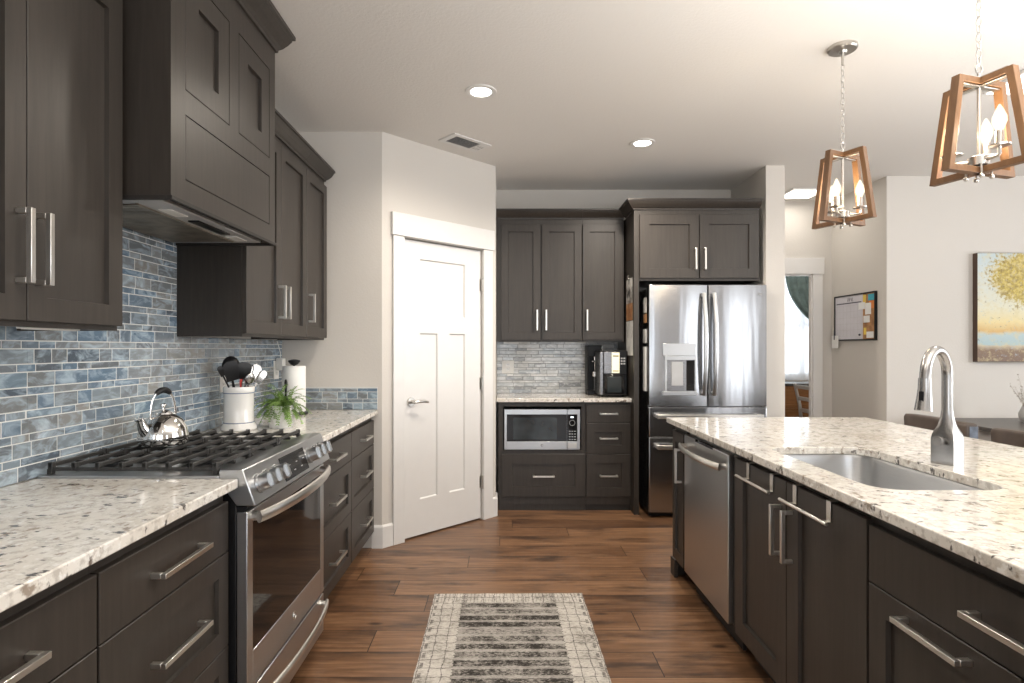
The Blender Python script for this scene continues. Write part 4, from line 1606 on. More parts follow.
# kettle on the back left burner
t = thing('kettle', 'polished steel whistling kettle on the back of the gas range', 'kettle', (-1.272, 2.13, 0.9602))
prof = [(0.060, 0.0), (0.078, 0.002), (0.083, 0.012), (0.084, 0.034), (0.079, 0.062), (0.064, 0.092), (0.040, 0.110), (0.034, 0.114)]
MB().lathe(prof, seg=40).build('body', 'chrome', t)
b = MB()
b.lathe([(0.034, 0.1142), (0.033, 0.119), (0.020, 0.126), (0.006, 0.129), (0.006, 0.138), (0.011, 0.143), (0.011, 0.150), (0.004, 0.154)], seg=28)
b.build('lid', 'chrome', t)
sd = Vector((-0.35, -0.94, 0)).normalized()
b = MB()
b.tube([sd * 0.064 + Vector((0, 0, 0.050)), sd * 0.083 + Vector((0, 0, 0.074)), sd * 0.091 + Vector((0, 0, 0.096)), sd * 0.098 + Vector((0, 0, 0.108))],
       [0.024, 0.018, 0.014, 0.0145], 16)
b.build('spout', 'chrome', t)
hd = []
for i in range(17):
    a = math.pi * i / 16
    hd.append(sd * (0.052 * math.cos(a)) + Vector((0, 0, 0.098 + 0.105 * math.sin(a) ** 0.75)))
hb = MB().tube(hd, 0.0045, 10, flat=0.6).build('handle', 'chrome', t)
MB().tube(hd[5:12], [0.008, 0.0105, 0.0115, 0.0115, 0.0115, 0.0105, 0.008], 12).build('grip', 'black', hb)

# crock with utensils
CX, CY = -1.318, 2.84
t = thing('utensil_crock', 'white ceramic crock with blue bands holding cooking utensils', 'crock', (CX, CY, CT))
MB().lathe([(0.080, 0.0), (0.084, 0.004), (0.082, 0.018), (0.073, 0.032), (0.070, 0.040), (0.069, 0.18), (0.072, 0.188), (0.073, 0.208), (0.070, 0.214),
            (0.064, 0.214), (0.062, 0.20), (0.062, 0.02), (0.001, 0.018)], seg=40).build('body', 'white_ceramic', t)
b = MB()
for z, r in ((0.037, 0.0713), (0.184, 0.0708)):
    b.lathe([(r, z - 0.0025), (r + 0.0006, z - 0.0015), (r + 0.0006, z + 0.0015), (r, z + 0.0025)], seg=40, caps=False)
b.build('glaze_band', 'blue_line', t)


def utensil(name, label, cat, foot, head, parts_fn, hmat='black', hr=0.005, grp='utensils in the white crock'):
    t = thing(name, label, cat, (CX, CY, CT), 0, grp)
    foot, head = Vector(foot), Vector(head)
    MB().tube([foot, (foot + head) / 2, head], [hr, hr, hr * 0.8], 10).build('shaft', hmat, t)
    d = (head - foot).normalized()
    s = d.cross(Vector((0.75, -0.66, 0))).normalized()      # across, seen from the aisle
    f = s.cross(d).normalized()
    parts_fn(t, head, d, s, f)
    return t


def paddle(mat, L, w, th=0.004, slots=0, taper=0.75, name='blade'):
    def fn(t, h, d, s, f):
        b = MB()
        n = 8
        outline = []
        for i in range(n + 1):
            q = i / n
            ww = w / 2 * (taper + (1 - taper) * min(1, q * 1.6)) * (1 if q < 0.8 else math.sqrt(max(0.15, 1 - ((q - 0.8) / 0.22) ** 2)))
            outline.append((q * L, ww))
        rings = []
        for u, ww in outline:
            c = h + d * u + f * (0.008 * math.sin(u / L * 2))
            rings.append([c - s * ww - f * th / 2, c + s * ww - f * th / 2, c + s * ww + f * th / 2, c - s * ww + f * th / 2])
        b.rings(rings)
        o = b.build(name, mat, t, 0.001)
        if slots:
            k = MB()
            for q in range(slots):
                off = (q - (slots - 1) / 2) * w / (slots + 1)
                k.bar(h + d * (L * 0.3) + s * off + f * -(th / 2 + 0.008), h + d * (L * 0.8) + s * off + f * -(th / 2 + 0.008), 0.004, 0.001, up=f)
            k.build('slot', 'steel_dark', o, smooth=False)
    return fn


def bowl(mat, r, name='bowl'):
    def fn(t, h, d, s, f):
        b = MB()
        c = h + d * r * 0.8
        n = 16
        rings = []
        for i in range(6):
            a = math.pi / 2 * i / 5
            rr = r * math.cos(a * 0.98)
            off = f * (r * 0.55 * math.sin(a))
            rings.append([c + off + (d * math.cos(q) * 1.2 + s * math.sin(q)) * rr for q in [2 * math.pi * k / n for k in range(n)]])
        b.rings(rings, cap0=False, cap1=True)
        o = b.build(name, mat, t)
        md = o.modifiers.new('thickness', 'SOLIDIFY')
        md.thickness = 0.002
    return fn


def whisk(mat):
    def fn(t, h, d, s, f):
        b = MB()
        for k in range(5):
            a = math.pi * k / 5
            u = s * math.cos(a) + f * math.sin(a)
            pts = []
            for i in range(15):
                q = math.pi * i / 14
                pts.append(h + d * (0.085 * math.sin(q) ** 0.8) + u * (0.028 * math.cos(q) * (0.35 + 0.65 * math.sin(q))))
            b.tube(pts, 0.0013, 6, caps=False)
        b.build('wire', mat, t)
    return fn


utensil('spatula', 'black spatula leaning left out of the white crock', 'spatula', (0.030, 0.02, 0.03), (-0.034, -0.090, 0.270), paddle('black', 0.055, 0.028))
utensil('turner', 'broad black turner at the front left of the crock', 'turner', (0.01, 0.01, 0.03), (-0.010, -0.042, 0.245), paddle('black', 0.10, 0.075, slots=0))
utensil('ladle', 'black ladle standing behind the broad turner in the crock', 'ladle', (-0.02, 0.02, 0.03), (-0.034, -0.004, 0.275), bowl('black', 0.046))
utensil('turner', 'black round headed turner in the middle of the crock', 'turner', (-0.01, -0.01, 0.03), (0.012, 0.008, 0.250), paddle('black', 0.085, 0.075))
utensil('spatula', 'red handled spatula stem low at the front of the crock', 'spatula', (0.02, 0.0, 0.03), (0.028, -0.045, 0.235), paddle('red', 0.02, 0.012), 'red')
utensil('spoon', 'short steel spoon at the front of the crock', 'spoon', (0.0, 0.02, 0.03), (0.052, -0.006, 0.235), bowl('faucet_steel', 0.026), 'faucet_steel', 0.004)
utensil('whisk', 'steel wire whisk on the right side of the crock', 'whisk', (-0.02, -0.02, 0.03), (0.018, 0.048, 0.240), whisk('faucet_steel'), 'faucet_steel', 0.006)
utensil('spoon', 'large steel spoon leaning right out of the crock', 'spoon', (-0.03, -0.03, 0.03), (0.024, 0.070, 0.235), paddle('faucet_steel', 0.095, 0.055, 0.003), 'faucet_steel', 0.004)
utensil('tongs', 'steel tongs leaning furthest right out of the crock', 'tongs', (-0.03, -0.03, 0.03), (0.050, 0.090, 0.225), paddle('faucet_steel', 0.075, 0.034, 0.008), 'faucet_steel', 0.005)

# fern in a woven white pot
t = thing('potted_fern', 'small green fern in a woven white pot beside the crock', 'plant', (-1.140, 2.93, CT))
b = MB()
rings = []
n = 48
for k in range(15):
    z = 0.108 * k / 14
    ring = []
    for i in range(n):
        a = 2 * math.pi * i / n
        bulge = 0.054 + 0.010 * math.sin(math.pi * (0.15 + 0.75 * z / 0.108))
        wv = 0.0022 * math.sin(a * 12) * math.cos(z / 0.108 * math.pi * 5)
        ring.append(((bulge + wv) * math.cos(a), (bulge + wv) * math.sin(a), z))
    rings.append(ring)
b.rings(rings, True, False)
b.lathe([(0.057, 0.1075), (0.0575, 0.112), (0.052, 0.112), (0.050, 0.095), (0.001, 0.094)], seg=32, caps=False)
b.build('pot', 'white_ceramic', t)
MB().lathe([(0.050, 0.096), (0.03, 0.101), (0.001, 0.103)], seg=20).build('soil', 'soil', t)
rnd = random.Random(3)
b = MB()
st = MB()
for k in range(95):
    a = rnd.uniform(0, 2 * math.pi)
    L = rnd.uniform(0.08, 0.165)
    rise = rnd.uniform(0.35, 1.5)
    p = Vector((rnd.uniform(-0.03, 0.03), rnd.uniform(-0.03, 0.03), 0.098))
    dv = Vector((math.cos(a) * math.cos(rise), math.sin(a) * math.cos(rise), math.sin(rise)))
    pts = [p.copy()]
    nseg = 12
    for i in range(nseg):
        dv = (dv + Vector((0, 0, -0.17))).normalized()
        p = p + dv * (L / nseg)
        if p.z < 0.02:
            p.z = 0.02
        pts.append(p.copy())
    st.tube(pts, [0.0012] * len(pts), 5)
    for i in range(2, len(pts)):
        tdir = (pts[i] - pts[i - 1]).normalized()
        side = tdir.cross(Vector((0, 0, 1)))
        if side.length < 0.1:
            side = Vector((1, 0, 0))
        side.normalize()
        for sgn in (-1, 1):
            l = rnd.uniform(0.012, 0.020) * (1.1 - 0.5 * i / len(pts))
            q = pts[i] + side * sgn * l + tdir * l * 0.5 + Vector((0, 0, rnd.uniform(-0.003, 0.004)))
            wv = tdir * l * 0.40
            mid = (pts[i] + q) / 2
            upv = Vector((0, 0, 0.002))
            b.face([pts[i], mid - wv + upv, q, mid + wv + upv])
b.build('foliage', 'leaf', t, smooth=False)
st.build('stem', 'leaf', t)

# paper towels
px_, py_ = -1.285, 3.50
t = thing('paper_towel_holder', 'black paper towel holder in the far left counter corner', 'holder', (px_, py_, CT))
MB().lathe([(0.082, 0.0), (0.084, 0.006), (0.080, 0.012), (0.012, 0.014)], seg=32).build('base', 'black', t)
MB().cyl((0, 0, 0.013), (0, 0, 0.315), 0.008, seg=12).build('rod', 'black', t)
MB().lathe([(0.010, 0.300), (0.022, 0.305), (0.036, 0.322), (0.035, 0.330), (0.015, 0.336), (0.004, 0.337)], seg=24).build('knob', 'black', t)
MB().tube([(-0.02, -0.078, 0.012), (-0.02, -0.082, 0.12), (-0.02, -0.080, 0.20), (-0.022, -0.074, 0.215)], [0.006, 0.006, 0.009, 0.006], 10).build('tension_arm', 'black', t)
b = MB().lathe([(0.018, 0.016), (0.066, 0.0165), (0.068, 0.02), (0.068, 0.292), (0.066, 0.2955), (0.018, 0.296), (0.018, 0.016)], seg=40, caps=False)
o = b.build('paper_towel_roll', 'paper', None, loc=(px_, py_, CT))
tag(o, 'white paper towel roll standing on the black holder', 'paper towels')

# ------------------------------------------------------------------ rug
hw, hl = 0.394, 0.98
M['rug'] = rug_mat(hw, hl)
b = MB()
nx, ny = 20, 50
rr = random.Random(2)
vs = {}
top = [[None] * (ny + 1) for _ in range(nx + 1)]
for i in range(nx + 1):
    for j in range(ny + 1):
        x = -hw + 2 * hw * i / nx
        y = -hl + 2 * hl * j / ny
        edge = min(i, nx - i, j, ny - j) == 0
        if edge:
            x += rr.uniform(-0.002, 0.002)
            y += rr.uniform(-0.002, 0.002)
        top[i][j] = b.bm.verts.new((x, y, 0.0015 if edge else 0.007 + rr.uniform(-0.0004, 0.0004)))
for i in range(nx):
    for j in range(ny):
        b.bm.faces.new((top[i][j], top[i + 1][j], top[i + 1][j + 1], top[i][j + 1]))
o = b.build('rug', 'rug', None, loc=(0.036, 2.075, 0.0005), rotz=R(0.4), angle=60)
tag(o, 'cream runner rug with distressed black stripes on the wood floor', 'rug')

# ------------------------------------------------------------------ ceiling fixtures


def recessed(label, x, y, power):
    t = thing('recessed_light', label, 'ceiling light', (x, y, ZC - 0.0005), 0, 'recessed ceiling lights')
    MB().lathe([(0.088, 0.0), (0.086, -0.004), (0.066, -0.007), (0.059, -0.004), (0.057, 0.0)], seg=36, caps=False).build('trim_ring', 'white_trim', t)
    MB().lathe([(0.0005, -0.0035), (0.058, -0.0035), (0.058, -0.001), (0.0005, -0.001)], seg=36, caps=False).build('lens', 'lens', t)
    spot('recessed_lamp', (x, y, ZC - 0.03), power, WARM, 160, 0.06)
    return t


recessed('lit round recessed ceiling light nearer the camera, left of the ceiling centre', -0.123, 3.17, 56)
recessed('lit round recessed ceiling light further back, in front of the refrigerator', 0.972, 3.965, 80)
spot('kitchen_fill', (-0.12, 0.9, ZC - 0.03), 30, WARM, 160, 0.06)  # two added fill spots without fittings, out of view
spot('kitchen_fill', (0.45, -1.2, ZC - 0.03), 30, WARM, 160, 0.06)


def flush(label, x, y, s, power):
    t = thing('flush_light', label, 'ceiling light', (x, y, ZC - 0.0005), 0, 'square flush ceiling lights')
    MB().box(-s / 2, s / 2, -s / 2, s / 2, -0.018, 0).build('frame', 'white_trim', t, 0.003)
    MB().box(-s / 2 + 0.012, s / 2 - 0.012, -s / 2 + 0.012, s / 2 - 0.012, -0.023, -0.018).build('diffuser', 'flush', t, 0.002)
    area('flush_lamp', (x, y, ZC - 0.03), (x, y, 0), s, s, power * 0.35, (1.0, 0.93, 0.83))


flush('square flush ceiling light in the hall behind the nearer pendant chain', 2.735, 5.22, 0.30, 5)
flush('square flush ceiling light at the right edge above the dining area', 2.82, 3.02, 0.30, 14)

# ceiling vent, parallel to the diagonal pantry wall
t = thing('ceiling_vent', 'white ceiling air vent with dark louvers near the pantry', 'vent', (-0.263, 3.955, ZC - 0.0005), R(43.5))
b = MB()
b.box(-0.165, 0.165, -0.092, -0.062, -0.008, 0).box(-0.165, 0.165, 0.062, 0.092, -0.008, 0)
b.box(-0.165, -0.125, -0.062, 0.062, -0.008, 0).box(0.085, 0.165, -0.062, 0.062, -0.008, 0)
b.build('frame', 'white_trim', t, 0.002)
MB().box(-0.125, 0.085, -0.062, 0.062, -0.002, -0.0005).build('duct_opening', 'black', t, smooth=False)
for i in range(9):
    y = -0.055 + i * 0.01375
    mt = Matrix.Translation((-0.02, y, -0.005)) @ Matrix.Rotation(R(40), 4, 'X')
    MB().xbox(mt, 0.21, 0.010, 0.0012).build('slat', 'gray_paint', t, smooth=False)
b = MB()
for i in range(3):
    for k in range(2):
        b.box(0.098 + i * 0.02, 0.108 + i * 0.02, -0.03 + k * 0.04, 0.0 + k * 0.04, -0.0086, -0.008)
b.build('slot', 'gray_paint', t, smooth=False)

# ------------------------------------------------------------------ pendants


def pendant(label, x, y, ang, zb, zt, arms):
    t = thing('pendant_light', label, 'pendant light', (x, y, 0), ang, 'wood frame pendants over the island')
    hb, ht = 0.152, 0.105
    # two trapezoid wood frames crossing on the axis
    for k in range(2):
        u = Vector((math.cos(k * math.pi / 2), math.sin(k * math.pi / 2), 0))
        nv = Vector((-u.y, u.x, 0))
        wd, th = 0.022, 0.020
        b = MB()
        dz = -0.0 if k == 0 else 0.0
        outer = [u * hb + Vector((0, 0, zb)), u * ht + Vector((0, 0, zt)), -u * ht + Vector((0, 0, zt)), -u * hb + Vector((0, 0, zb))]
        sl = (hb - ht) / (zt - zb)
        hin = lambda z: hb - sl * (z - zb) - wd * 1.0
        inner = [u * hin(zb + th) + Vector((0, 0, zb + th)), u * hin(zt - th) + Vector((0, 0, zt - th)),
                 -u * hin(zt - th) + Vector((0, 0, zt - th)), -u * hin(zb + th) + Vector((0, 0, zb + th))]
        hw_ = 0.0135
        fr = []
        for sgn in (-1, 1):
            fr.append(([b.bm.verts.new(p + nv * hw_ * sgn) for p in outer], [b.bm.verts.new(p + nv * hw_ * sgn) for p in inner]))
        for o_, i_ in fr:
            for q in range(4):
                j = (q + 1) % 4
                b.bm.faces.new((o_[q], o_[j], i_[j], i_[q]))
        for q in range(4):
            j = (q + 1) % 4
            b.bm.faces.new((fr[0][0][q], fr[0][0][j], fr[1][0][j], fr[1][0][q]))
            b.bm.faces.new((fr[0][1][q], fr[0][1][j], fr[1][1][j], fr[1][1][q]))
        b.build('wood_frame', 'lampwood', t, 0.0015, smooth=False)
    # metal: top cross plate, stem, hub, finials
    b = MB()
    b.box(-0.09, 0.09, -0.010, 0.010, zt + 0.0005, zt + 0.004).box(-0.010, 0.010, -0.09, 0.09, zt + 0.0005, zt + 0.004)
    b.box(-0.085, 0.085, -0.009, 0.009, zt - 0.027, zt - 0.0225).box(-0.009, 0.009, -0.085, 0.085, zt - 0.027, zt - 0.0225)
    b.build('top_plate', 'nickel_satin', t, 0.001)
    b = MB()
    b.cyl((0, 0, zb + 0.02), (0, 0, zt + 0.02), 0.0055, seg=12)
    b.lathe([(0.006, zb + 0.024), (0.030, zb + 0.026), (0.030, zb + 0.054), (0.022, zb + 0.058), (0.006, zb + 0.062)], seg=24)
    b.build('stem', 'nickel_satin', t)
    for k in range(4):
        b = MB()
        a = R(45 + 90 * k)
        c = Vector((0.033 * math.cos(a) * 1.0, 0.033 * math.sin(a), zb))
        b.ball(c + Vector((0, 0, -0.012)), 0.008, seg=12)
        b.cyl(c + Vector((0, 0, -0.006)), c + Vector((0, 0, 0.028)), 0.0035, seg=8)
        b.build('finial', 'nickel_satin', t)
    for k in range(3):
        a = R(arms + 120 * k)
        dv = Vector((math.cos(a), math.sin(a), 0))
        rr_ = 0.071
        b = MB()
        z0 = zb + 0.040
        b.tube([dv * 0.026 + Vector((0, 0, z0)), dv * (rr_ - 0.004) + Vector((0, 0, z0)), dv * rr_ + Vector((0, 0, z0 + 0.004)), dv * rr_ + Vector((0, 0, z0 + 0.026))], 0.0055, 10)
        b.lathe([(0.006, z0 + 0.024), (0.029, z0 + 0.027), (0.030, z0 + 0.031), (0.012, z0 + 0.030)], dv * rr_, 20)
        arm = b.build('arm', 'nickel_satin', t)
        MB().cyl(dv * rr_ + Vector((0, 0, z0 + 0.030)), dv * rr_ + Vector((0, 0, z0 + 0.075)), 0.0115, seg=16).build('candle_sleeve', 'nickel_satin', arm)
        bl = MB().lathe([(0.009, z0 + 0.0752), (0.012, z0 + 0.083), (0.0195, z0 + 0.104), (0.0185, z0 + 0.120), (0.010, z0 + 0.143), (0.003, z0 + 0.158), (0.0005, z0 + 0.160)], dv * rr_, 18)
        bo = bl.build('bulb', 'bulb_glass', arm)
        MB().tube([dv * rr_ + Vector((0, 0, z0 + 0.092)), dv * rr_ + Vector((0, 0, z0 + 0.135))], [0.005, 0.004], 8).build('filament', 'bulb', bo)
    # ring, chain, rod and canopy
    b = MB()
    b.tube([Vector((0.014 * math.cos(a), 0, zt + 0.034 + 0.016 * math.sin(a))) for a in [2 * math.pi * i / 20 for i in range(20)]], 0.0028, 8, closed=True, up=(0, 1, 0))
    b.build('hanging_ring', 'nickel_satin', t)
    z = zt + 0.046
    zend = ZC - 0.085
    nl = int((zend - z) / 0.026)
    pitch = (zend - z) / nl
    b = MB()
    for i in range(nl):
        zc = z + (i + 0.5) * pitch
        u = Vector((1, 0, 0)) if i % 2 == 0 else Vector((0, 1, 0))
        pts = []
        for q in range(16):
            a = 2 * math.pi * q / 16
            pts.append(u * (0.0075 * math.cos(a)) + Vector((0, 0, zc + (pitch / 2 + 0.0035) * math.sin(a))))
        b.tube(pts, 0.0017, 6, closed=True, up=(u.y, u.x, 0))
    b.build('chain', 'nickel_satin', t)
    b = MB()
    b.cyl((0, 0, zend - 0.004), (0, 0, ZC - 0.02), 0.006, seg=12)
    b.lathe([(0.004, ZC - 0.035), (0.016, ZC - 0.033), (0.020, ZC - 0.022), (0.058, ZC - 0.020), (0.064, ZC - 0.014), (0.064, ZC - 0.0005)], seg=32)
    b.build('canopy', 'nickel_satin', t)
    point('pendant_lamp', (x, y, zb + 0.14), 4, (1.0, 0.80, 0.56), 0.06)
    return t


pendant('further wood frame pendant light over the far end of the island, its canopy in view', 1.612, 2.70, R(25), 1.912, 2.245, -46)
pendant('nearer and larger looking wood frame pendant light at the right edge', 1.560, 1.865, R(17), 1.890, 2.200, 18)

# ------------------------------------------------------------------ papers near the refrigerator
xP = 1.0355


def sheet(name, label, cat, y0, y1, z0, z1, mat, x=xP, grp=None, sgn=-1, th=0.0012, tilt=0.0):
    b = MB()
    n = 6
    rings = []
    for i in range(n + 1):
        y = y0 + (y1 - y0) * i / n
        o = 0.0015 * math.sin(i * 1.3)
        rings.append([(x + sgn * (0.0005 + abs(o)), y, z0 + tilt * (y - y0)), (x + sgn * (0.0005 + abs(o) + th), y, z0 + tilt * (y - y0)),
                      (x + sgn * (0.0005 + abs(o) + th), y, z1 + tilt * (y - y0)), (x + sgn * (0.0005 + abs(o)), y, z1 + tilt * (y - y0))])
    b.rings(rings)
    o = b.build(name, mat, None, smooth=False)
    return tag(o, label, cat, grp)


def photo_mat(name, a, b_, c):
    m, nt, bs = new_mat(name)
    n = noise(nt, coords(nt, (1, 1, 1)), 14, 3)
    link(nt, ramp(nt, n.outputs[0], [(0.35, a), (0.5, b_), (0.62, c)]), bs.inputs['Base Color'])
    bs.inputs['Roughness'].default_value = 0.5
    return m


M['photo_bw'] = photo_mat('black_and_white_print', (0.03, 0.03, 0.03), (0.45, 0.44, 0.42), (0.70, 0.69, 0.66))
M['orange_print'] = photo_mat('orange_brown_print', (0.30, 0.12, 0.05), (0.42, 0.19, 0.08), (0.55, 0.33, 0.18))
M['text_paper'] = photo_mat('printed_paper', (0.45, 0.45, 0.44), (0.66, 0.66, 0.64), (0.72, 0.72, 0.70))
sheet('photo_print', 'black and white print at the top of the refrigerator panel', 'print', 4.55, 4.76, 1.685, 1.885, 'photo_bw')
sheet('photo_print', 'orange brown print in the middle of the refrigerator panel', 'print', 4.55, 4.76, 1.545, 1.683, 'orange_print')
sheet('paper_sheet', 'white printed sheet low on the refrigerator panel above the air fryer', 'paper', 4.53, 4.77, 1.26, 1.540, 'text_paper')
b = MB()
b.cyl((xP - 0.004, 4.655, 1.885), (xP - 0.012, 4.655, 1.885), 0.010, seg=14)
b.tube([(xP - 0.010, 4.655, 1.885), (xP - 0.016, 4.655, 1.905), (xP - 0.008, 4.655, 1.915)], 0.003, 8)
tag(b.build('wall_hook', 'nickel_satin'), 'small metal hook above the black and white print', 'hook')
# things held on the side of the refrigerator
xF = 1.1345
sheet('magnet', 'white and dark magnet high on the refrigerator side', 'magnet', 4.492, 4.555, 1.60, 1.72, 'photo_bw', xF, 'clutter on the refrigerator side', th=0.006)
sheet('magnet', 'tan magnet below the top one on the refrigerator side', 'magnet', 4.492, 4.56, 1.52, 1.59, 'cork', xF, 'clutter on the refrigerator side', th=0.006)
sheet('note', 'crumpled white note pinned mid height on the refrigerator side', 'note', 4.49, 4.56, 1.36, 1.47, 'text_paper', xF, 'clutter on the refrigerator side', th=0.010)
sheet('towel', 'long white dish cloth hanging on the refrigerator side', 'dish towel', 4.495, 4.55, 0.98, 1.33, 'paper', xF, 'clutter on the refrigerator side', th=0.012)

# ------------------------------------------------------------------ message board in the hall
t = thing('message_board', 'black framed whiteboard calendar with a cork strip on the hall wall', 'message board', (3.1895, 5.445, 1.388), R(-90))
BW, BHH = 0.60, 0.42
b = MB()
f = 0.012
b.box(0, BW, -0.022, 0, 0, f).box(0, BW, -0.022, 0, BHH - f, BHH).box(0, f, -0.022, 0, f, BHH - f).box(BW - f, BW, -0.022, 0, f, BHH - f)
b.build('frame', 'black', t, 0.0015)
wb = MB().box(f, 0.425, -0.014, -0.001, f, BHH - f).build('whiteboard', 'whiteboard', t, smooth=False)
MB().box(0.425, BW - f, -0.014, -0.001, f, BHH - f).build('cork_strip', 'cork', t, smooth=False)
b = MB()
for i in range(8):
    x = 0.03 + i * 0.0535
    b.box(x, x + 0.0012, -0.0146, -0.0142, 0.04, 0.32)
for i in range(6):
    z = 0.04 + i * 0.056
    b.box(0.03, 0.4045, -0.0146, -0.0142, z, z + 0.0012)
b.build('grid', 'gray_paint', wb, smooth=False)
MB().box(0.03, 0.405, -0.0146, -0.0142, 0.338, 0.348).build('heading_rule', 'ink', wb, smooth=False)
b = MB()
xx = 0.20
for seg_ in ([(0, 0.0), (0.012, 0.034), (0.024, 0.0)], [(0.034, 0.0), (0.034, 0.030), (0.052, 0.024), (0.036, 0.014)], [(0.062, 0.0), (0.062, 0.026)],
             [(0.074, 0.034), (0.074, 0.0), (0.088, 0.0)]):
    b.tube([(xx + p[0], -0.0146, 0.358 + p[1]) for p in seg_], 0.0018, 6)
b.build('handwriting', 'ink', wb)


def photo_note(label, x0, x1, z0, z1, mat, k):
    o = MB().box(x0, x1, -0.0165 - 0.0011 * k, -0.0155 - 0.0011 * k, z0, z1).build('note', mat, None, smooth=False, loc=(3.1895, 5.445, 1.388), rotz=R(-90))
    return tag(o, label, 'note', 'notes pinned to the message board')


M['teal_card'] = plain('teal_card', (0.05, 0.36, 0.47), 0.6)
M['yellow_card'] = plain('yellow_card', (0.80, 0.58, 0.10), 0.6)
M['orange_card'] = plain('orange_card', (0.75, 0.25, 0.06), 0.6)
photo_note('teal card at the top right of the cork strip', 0.50, 0.585, 0.345, 0.40, 'teal_card', 0)
photo_note('yellow card near the top left of the cork strip', 0.43, 0.47, 0.30, 0.40, 'yellow_card', 0)
photo_note('orange card below the teal card on the cork strip', 0.515, 0.587, 0.275, 0.342, 'orange_card', 1)
photo_note('white note overlapping the calendar and the cork strip', 0.37, 0.46, 0.275, 0.335, 'paper', 2)
photo_note('largest white note in the middle of the cork strip', 0.465, 0.545, 0.225, 0.325, 'paper', 3)
photo_note('white slip low in the middle of the cork strip', 0.44, 0.525, 0.155, 0.215, 'paper', 2)
photo_note('yellow slip at the bottom left of the cork strip', 0.44, 0.475, 0.05, 0.11, 'yellow_card', 0)
photo_note('white card at the bottom of the cork strip', 0.48, 0.575, 0.02, 0.075, 'paper', 1)
t = thing('marker_holder', 'small white pouch with a dark marker hanging off the left board corner', 'pouch', (3.1895, 5.445, 1.388), R(-90))
MB().box(-0.03, 0.075, -0.026, -0.0225, -0.07, 0.05).build('pouch', 'paper', t, 0.001)
MB().cyl((0.02, -0.031, 0.01), (0.022, -0.031, 0.10), 0.0045, seg=10).build('marker', 'ink', t)
t = MB().ball((0.385, -0.018, 0.05), 0.010, seg=12).build('board_magnet', 'ink', None, loc=(3.1895, 5.445, 1.388), rotz=R(-90))
tag(t, 'round dark magnet at the bottom of the whiteboard', 'magnet')

# ------------------------------------------------------------------ painting on the dining wall
PWW, PHH = 1.30, 0.898
t = thing('painting', 'large unframed landscape canvas on the dining wall at the right edge', 'painting', (3.905, 4.7295, 1.206))
M['painting'] = painting_mat(PWW, PHH)
M['canvas_edge'] = plain('brown_canvas_edge', (0.085, 0.05, 0.035), 0.6)
MB().box(0, PWW, -0.045, 0, 0, PHH).build('canvas_edge', 'canvas_edge', t, 0.002)
MB().box(0.003, PWW - 0.003, -0.0462, -0.0452, 0.003, PHH - 0.003).build('canvas_face', 'painting', t, smooth=False)

# ------------------------------------------------------------------ dining table and chairs


def dining_chair(label, x, y, rz):
    t = thing('dining_chair', label, 'chair', (x, y, 0), rz, 'leather dining chairs')
    # local: back at x = 0 looking towards +x (front), width along y
    hw_ = 0.255
    b = MB()
    rings = []
    n = 14
    for i in range(n + 1):
        q = i / n
        yy = -hw_ + 2 * hw_ * q
        bend = 0.055 * (2 * q - 1) ** 2
        top_ = 0.895 - 0.012 * (2 * q - 1) ** 2
        sh = [(bend - 0.030, 0.43), (bend - 0.050, top_ - 0.02), (bend - 0.040, top_), (bend + 0.018, top_), (bend + 0.030, top_ - 0.02), (bend + 0.040, 0.43)]
        rings.append([(p[0], yy, p[1]) for p in sh])
    b.rings(rings)
    b.build('backrest', 'leather', t, 0.008, angle=50)
    for s in (-1, 1):
        MB().box(0.028, 0.075, s * (hw_ + 0.001) - 0.0015, s * (hw_ + 0.001) + 0.0015, 0.46, 0.865).build('side_panel', 'slate_fabric', t, 0.001)
    MB().box(0.03, 0.50, -hw_ + 0.01, hw_ - 0.01, 0.41, 0.49).build('seat', 'leather', t, 0.025, segs=3)
    for lx in (0.02, 0.45):
        for ly in (-0.21, 0.21):
            MB().tube([(lx, ly, 0.42), (lx + (0.02 if lx > 0.2 else -0.03), ly, 0.0)], [0.024, 0.016], 10).build('leg', 'table_dark', t)
    return t


dining_chair('brown leather dining chair behind the faucet', 2.67, 3.545, 0)
dining_chair('brown leather dining chair at the right edge, behind the island', 2.67, 2.87, 0)
t = thing('dining_table', 'dark dining table with gray legs by the dining wall', 'table', (3.44, 2.45, 0))
MB().box(0, 1.05, 0, 2.15, 0.725, 0.755).build('tabletop', 'table_dark', t, 0.004)
b = MB()
b.box(0.06, 0.99, 0.06, 0.085, 0.63, 0.724).box(0.06, 0.99, 2.065, 2.09, 0.63, 0.724).box(0.06, 0.085, 0.085, 2.065, 0.63, 0.724).box(0.965, 0.99, 0.085, 2.065, 0.63, 0.724)
b.build('apron', 'gray_paint', t, 0.001)
for lx in (0.05, 0.92):
    for ly in (0.05, 2.02):
        MB().box(lx, lx + 0.08, ly, ly + 0.08, 0, 0.724).build('leg', 'gray_paint', t, 0.004)
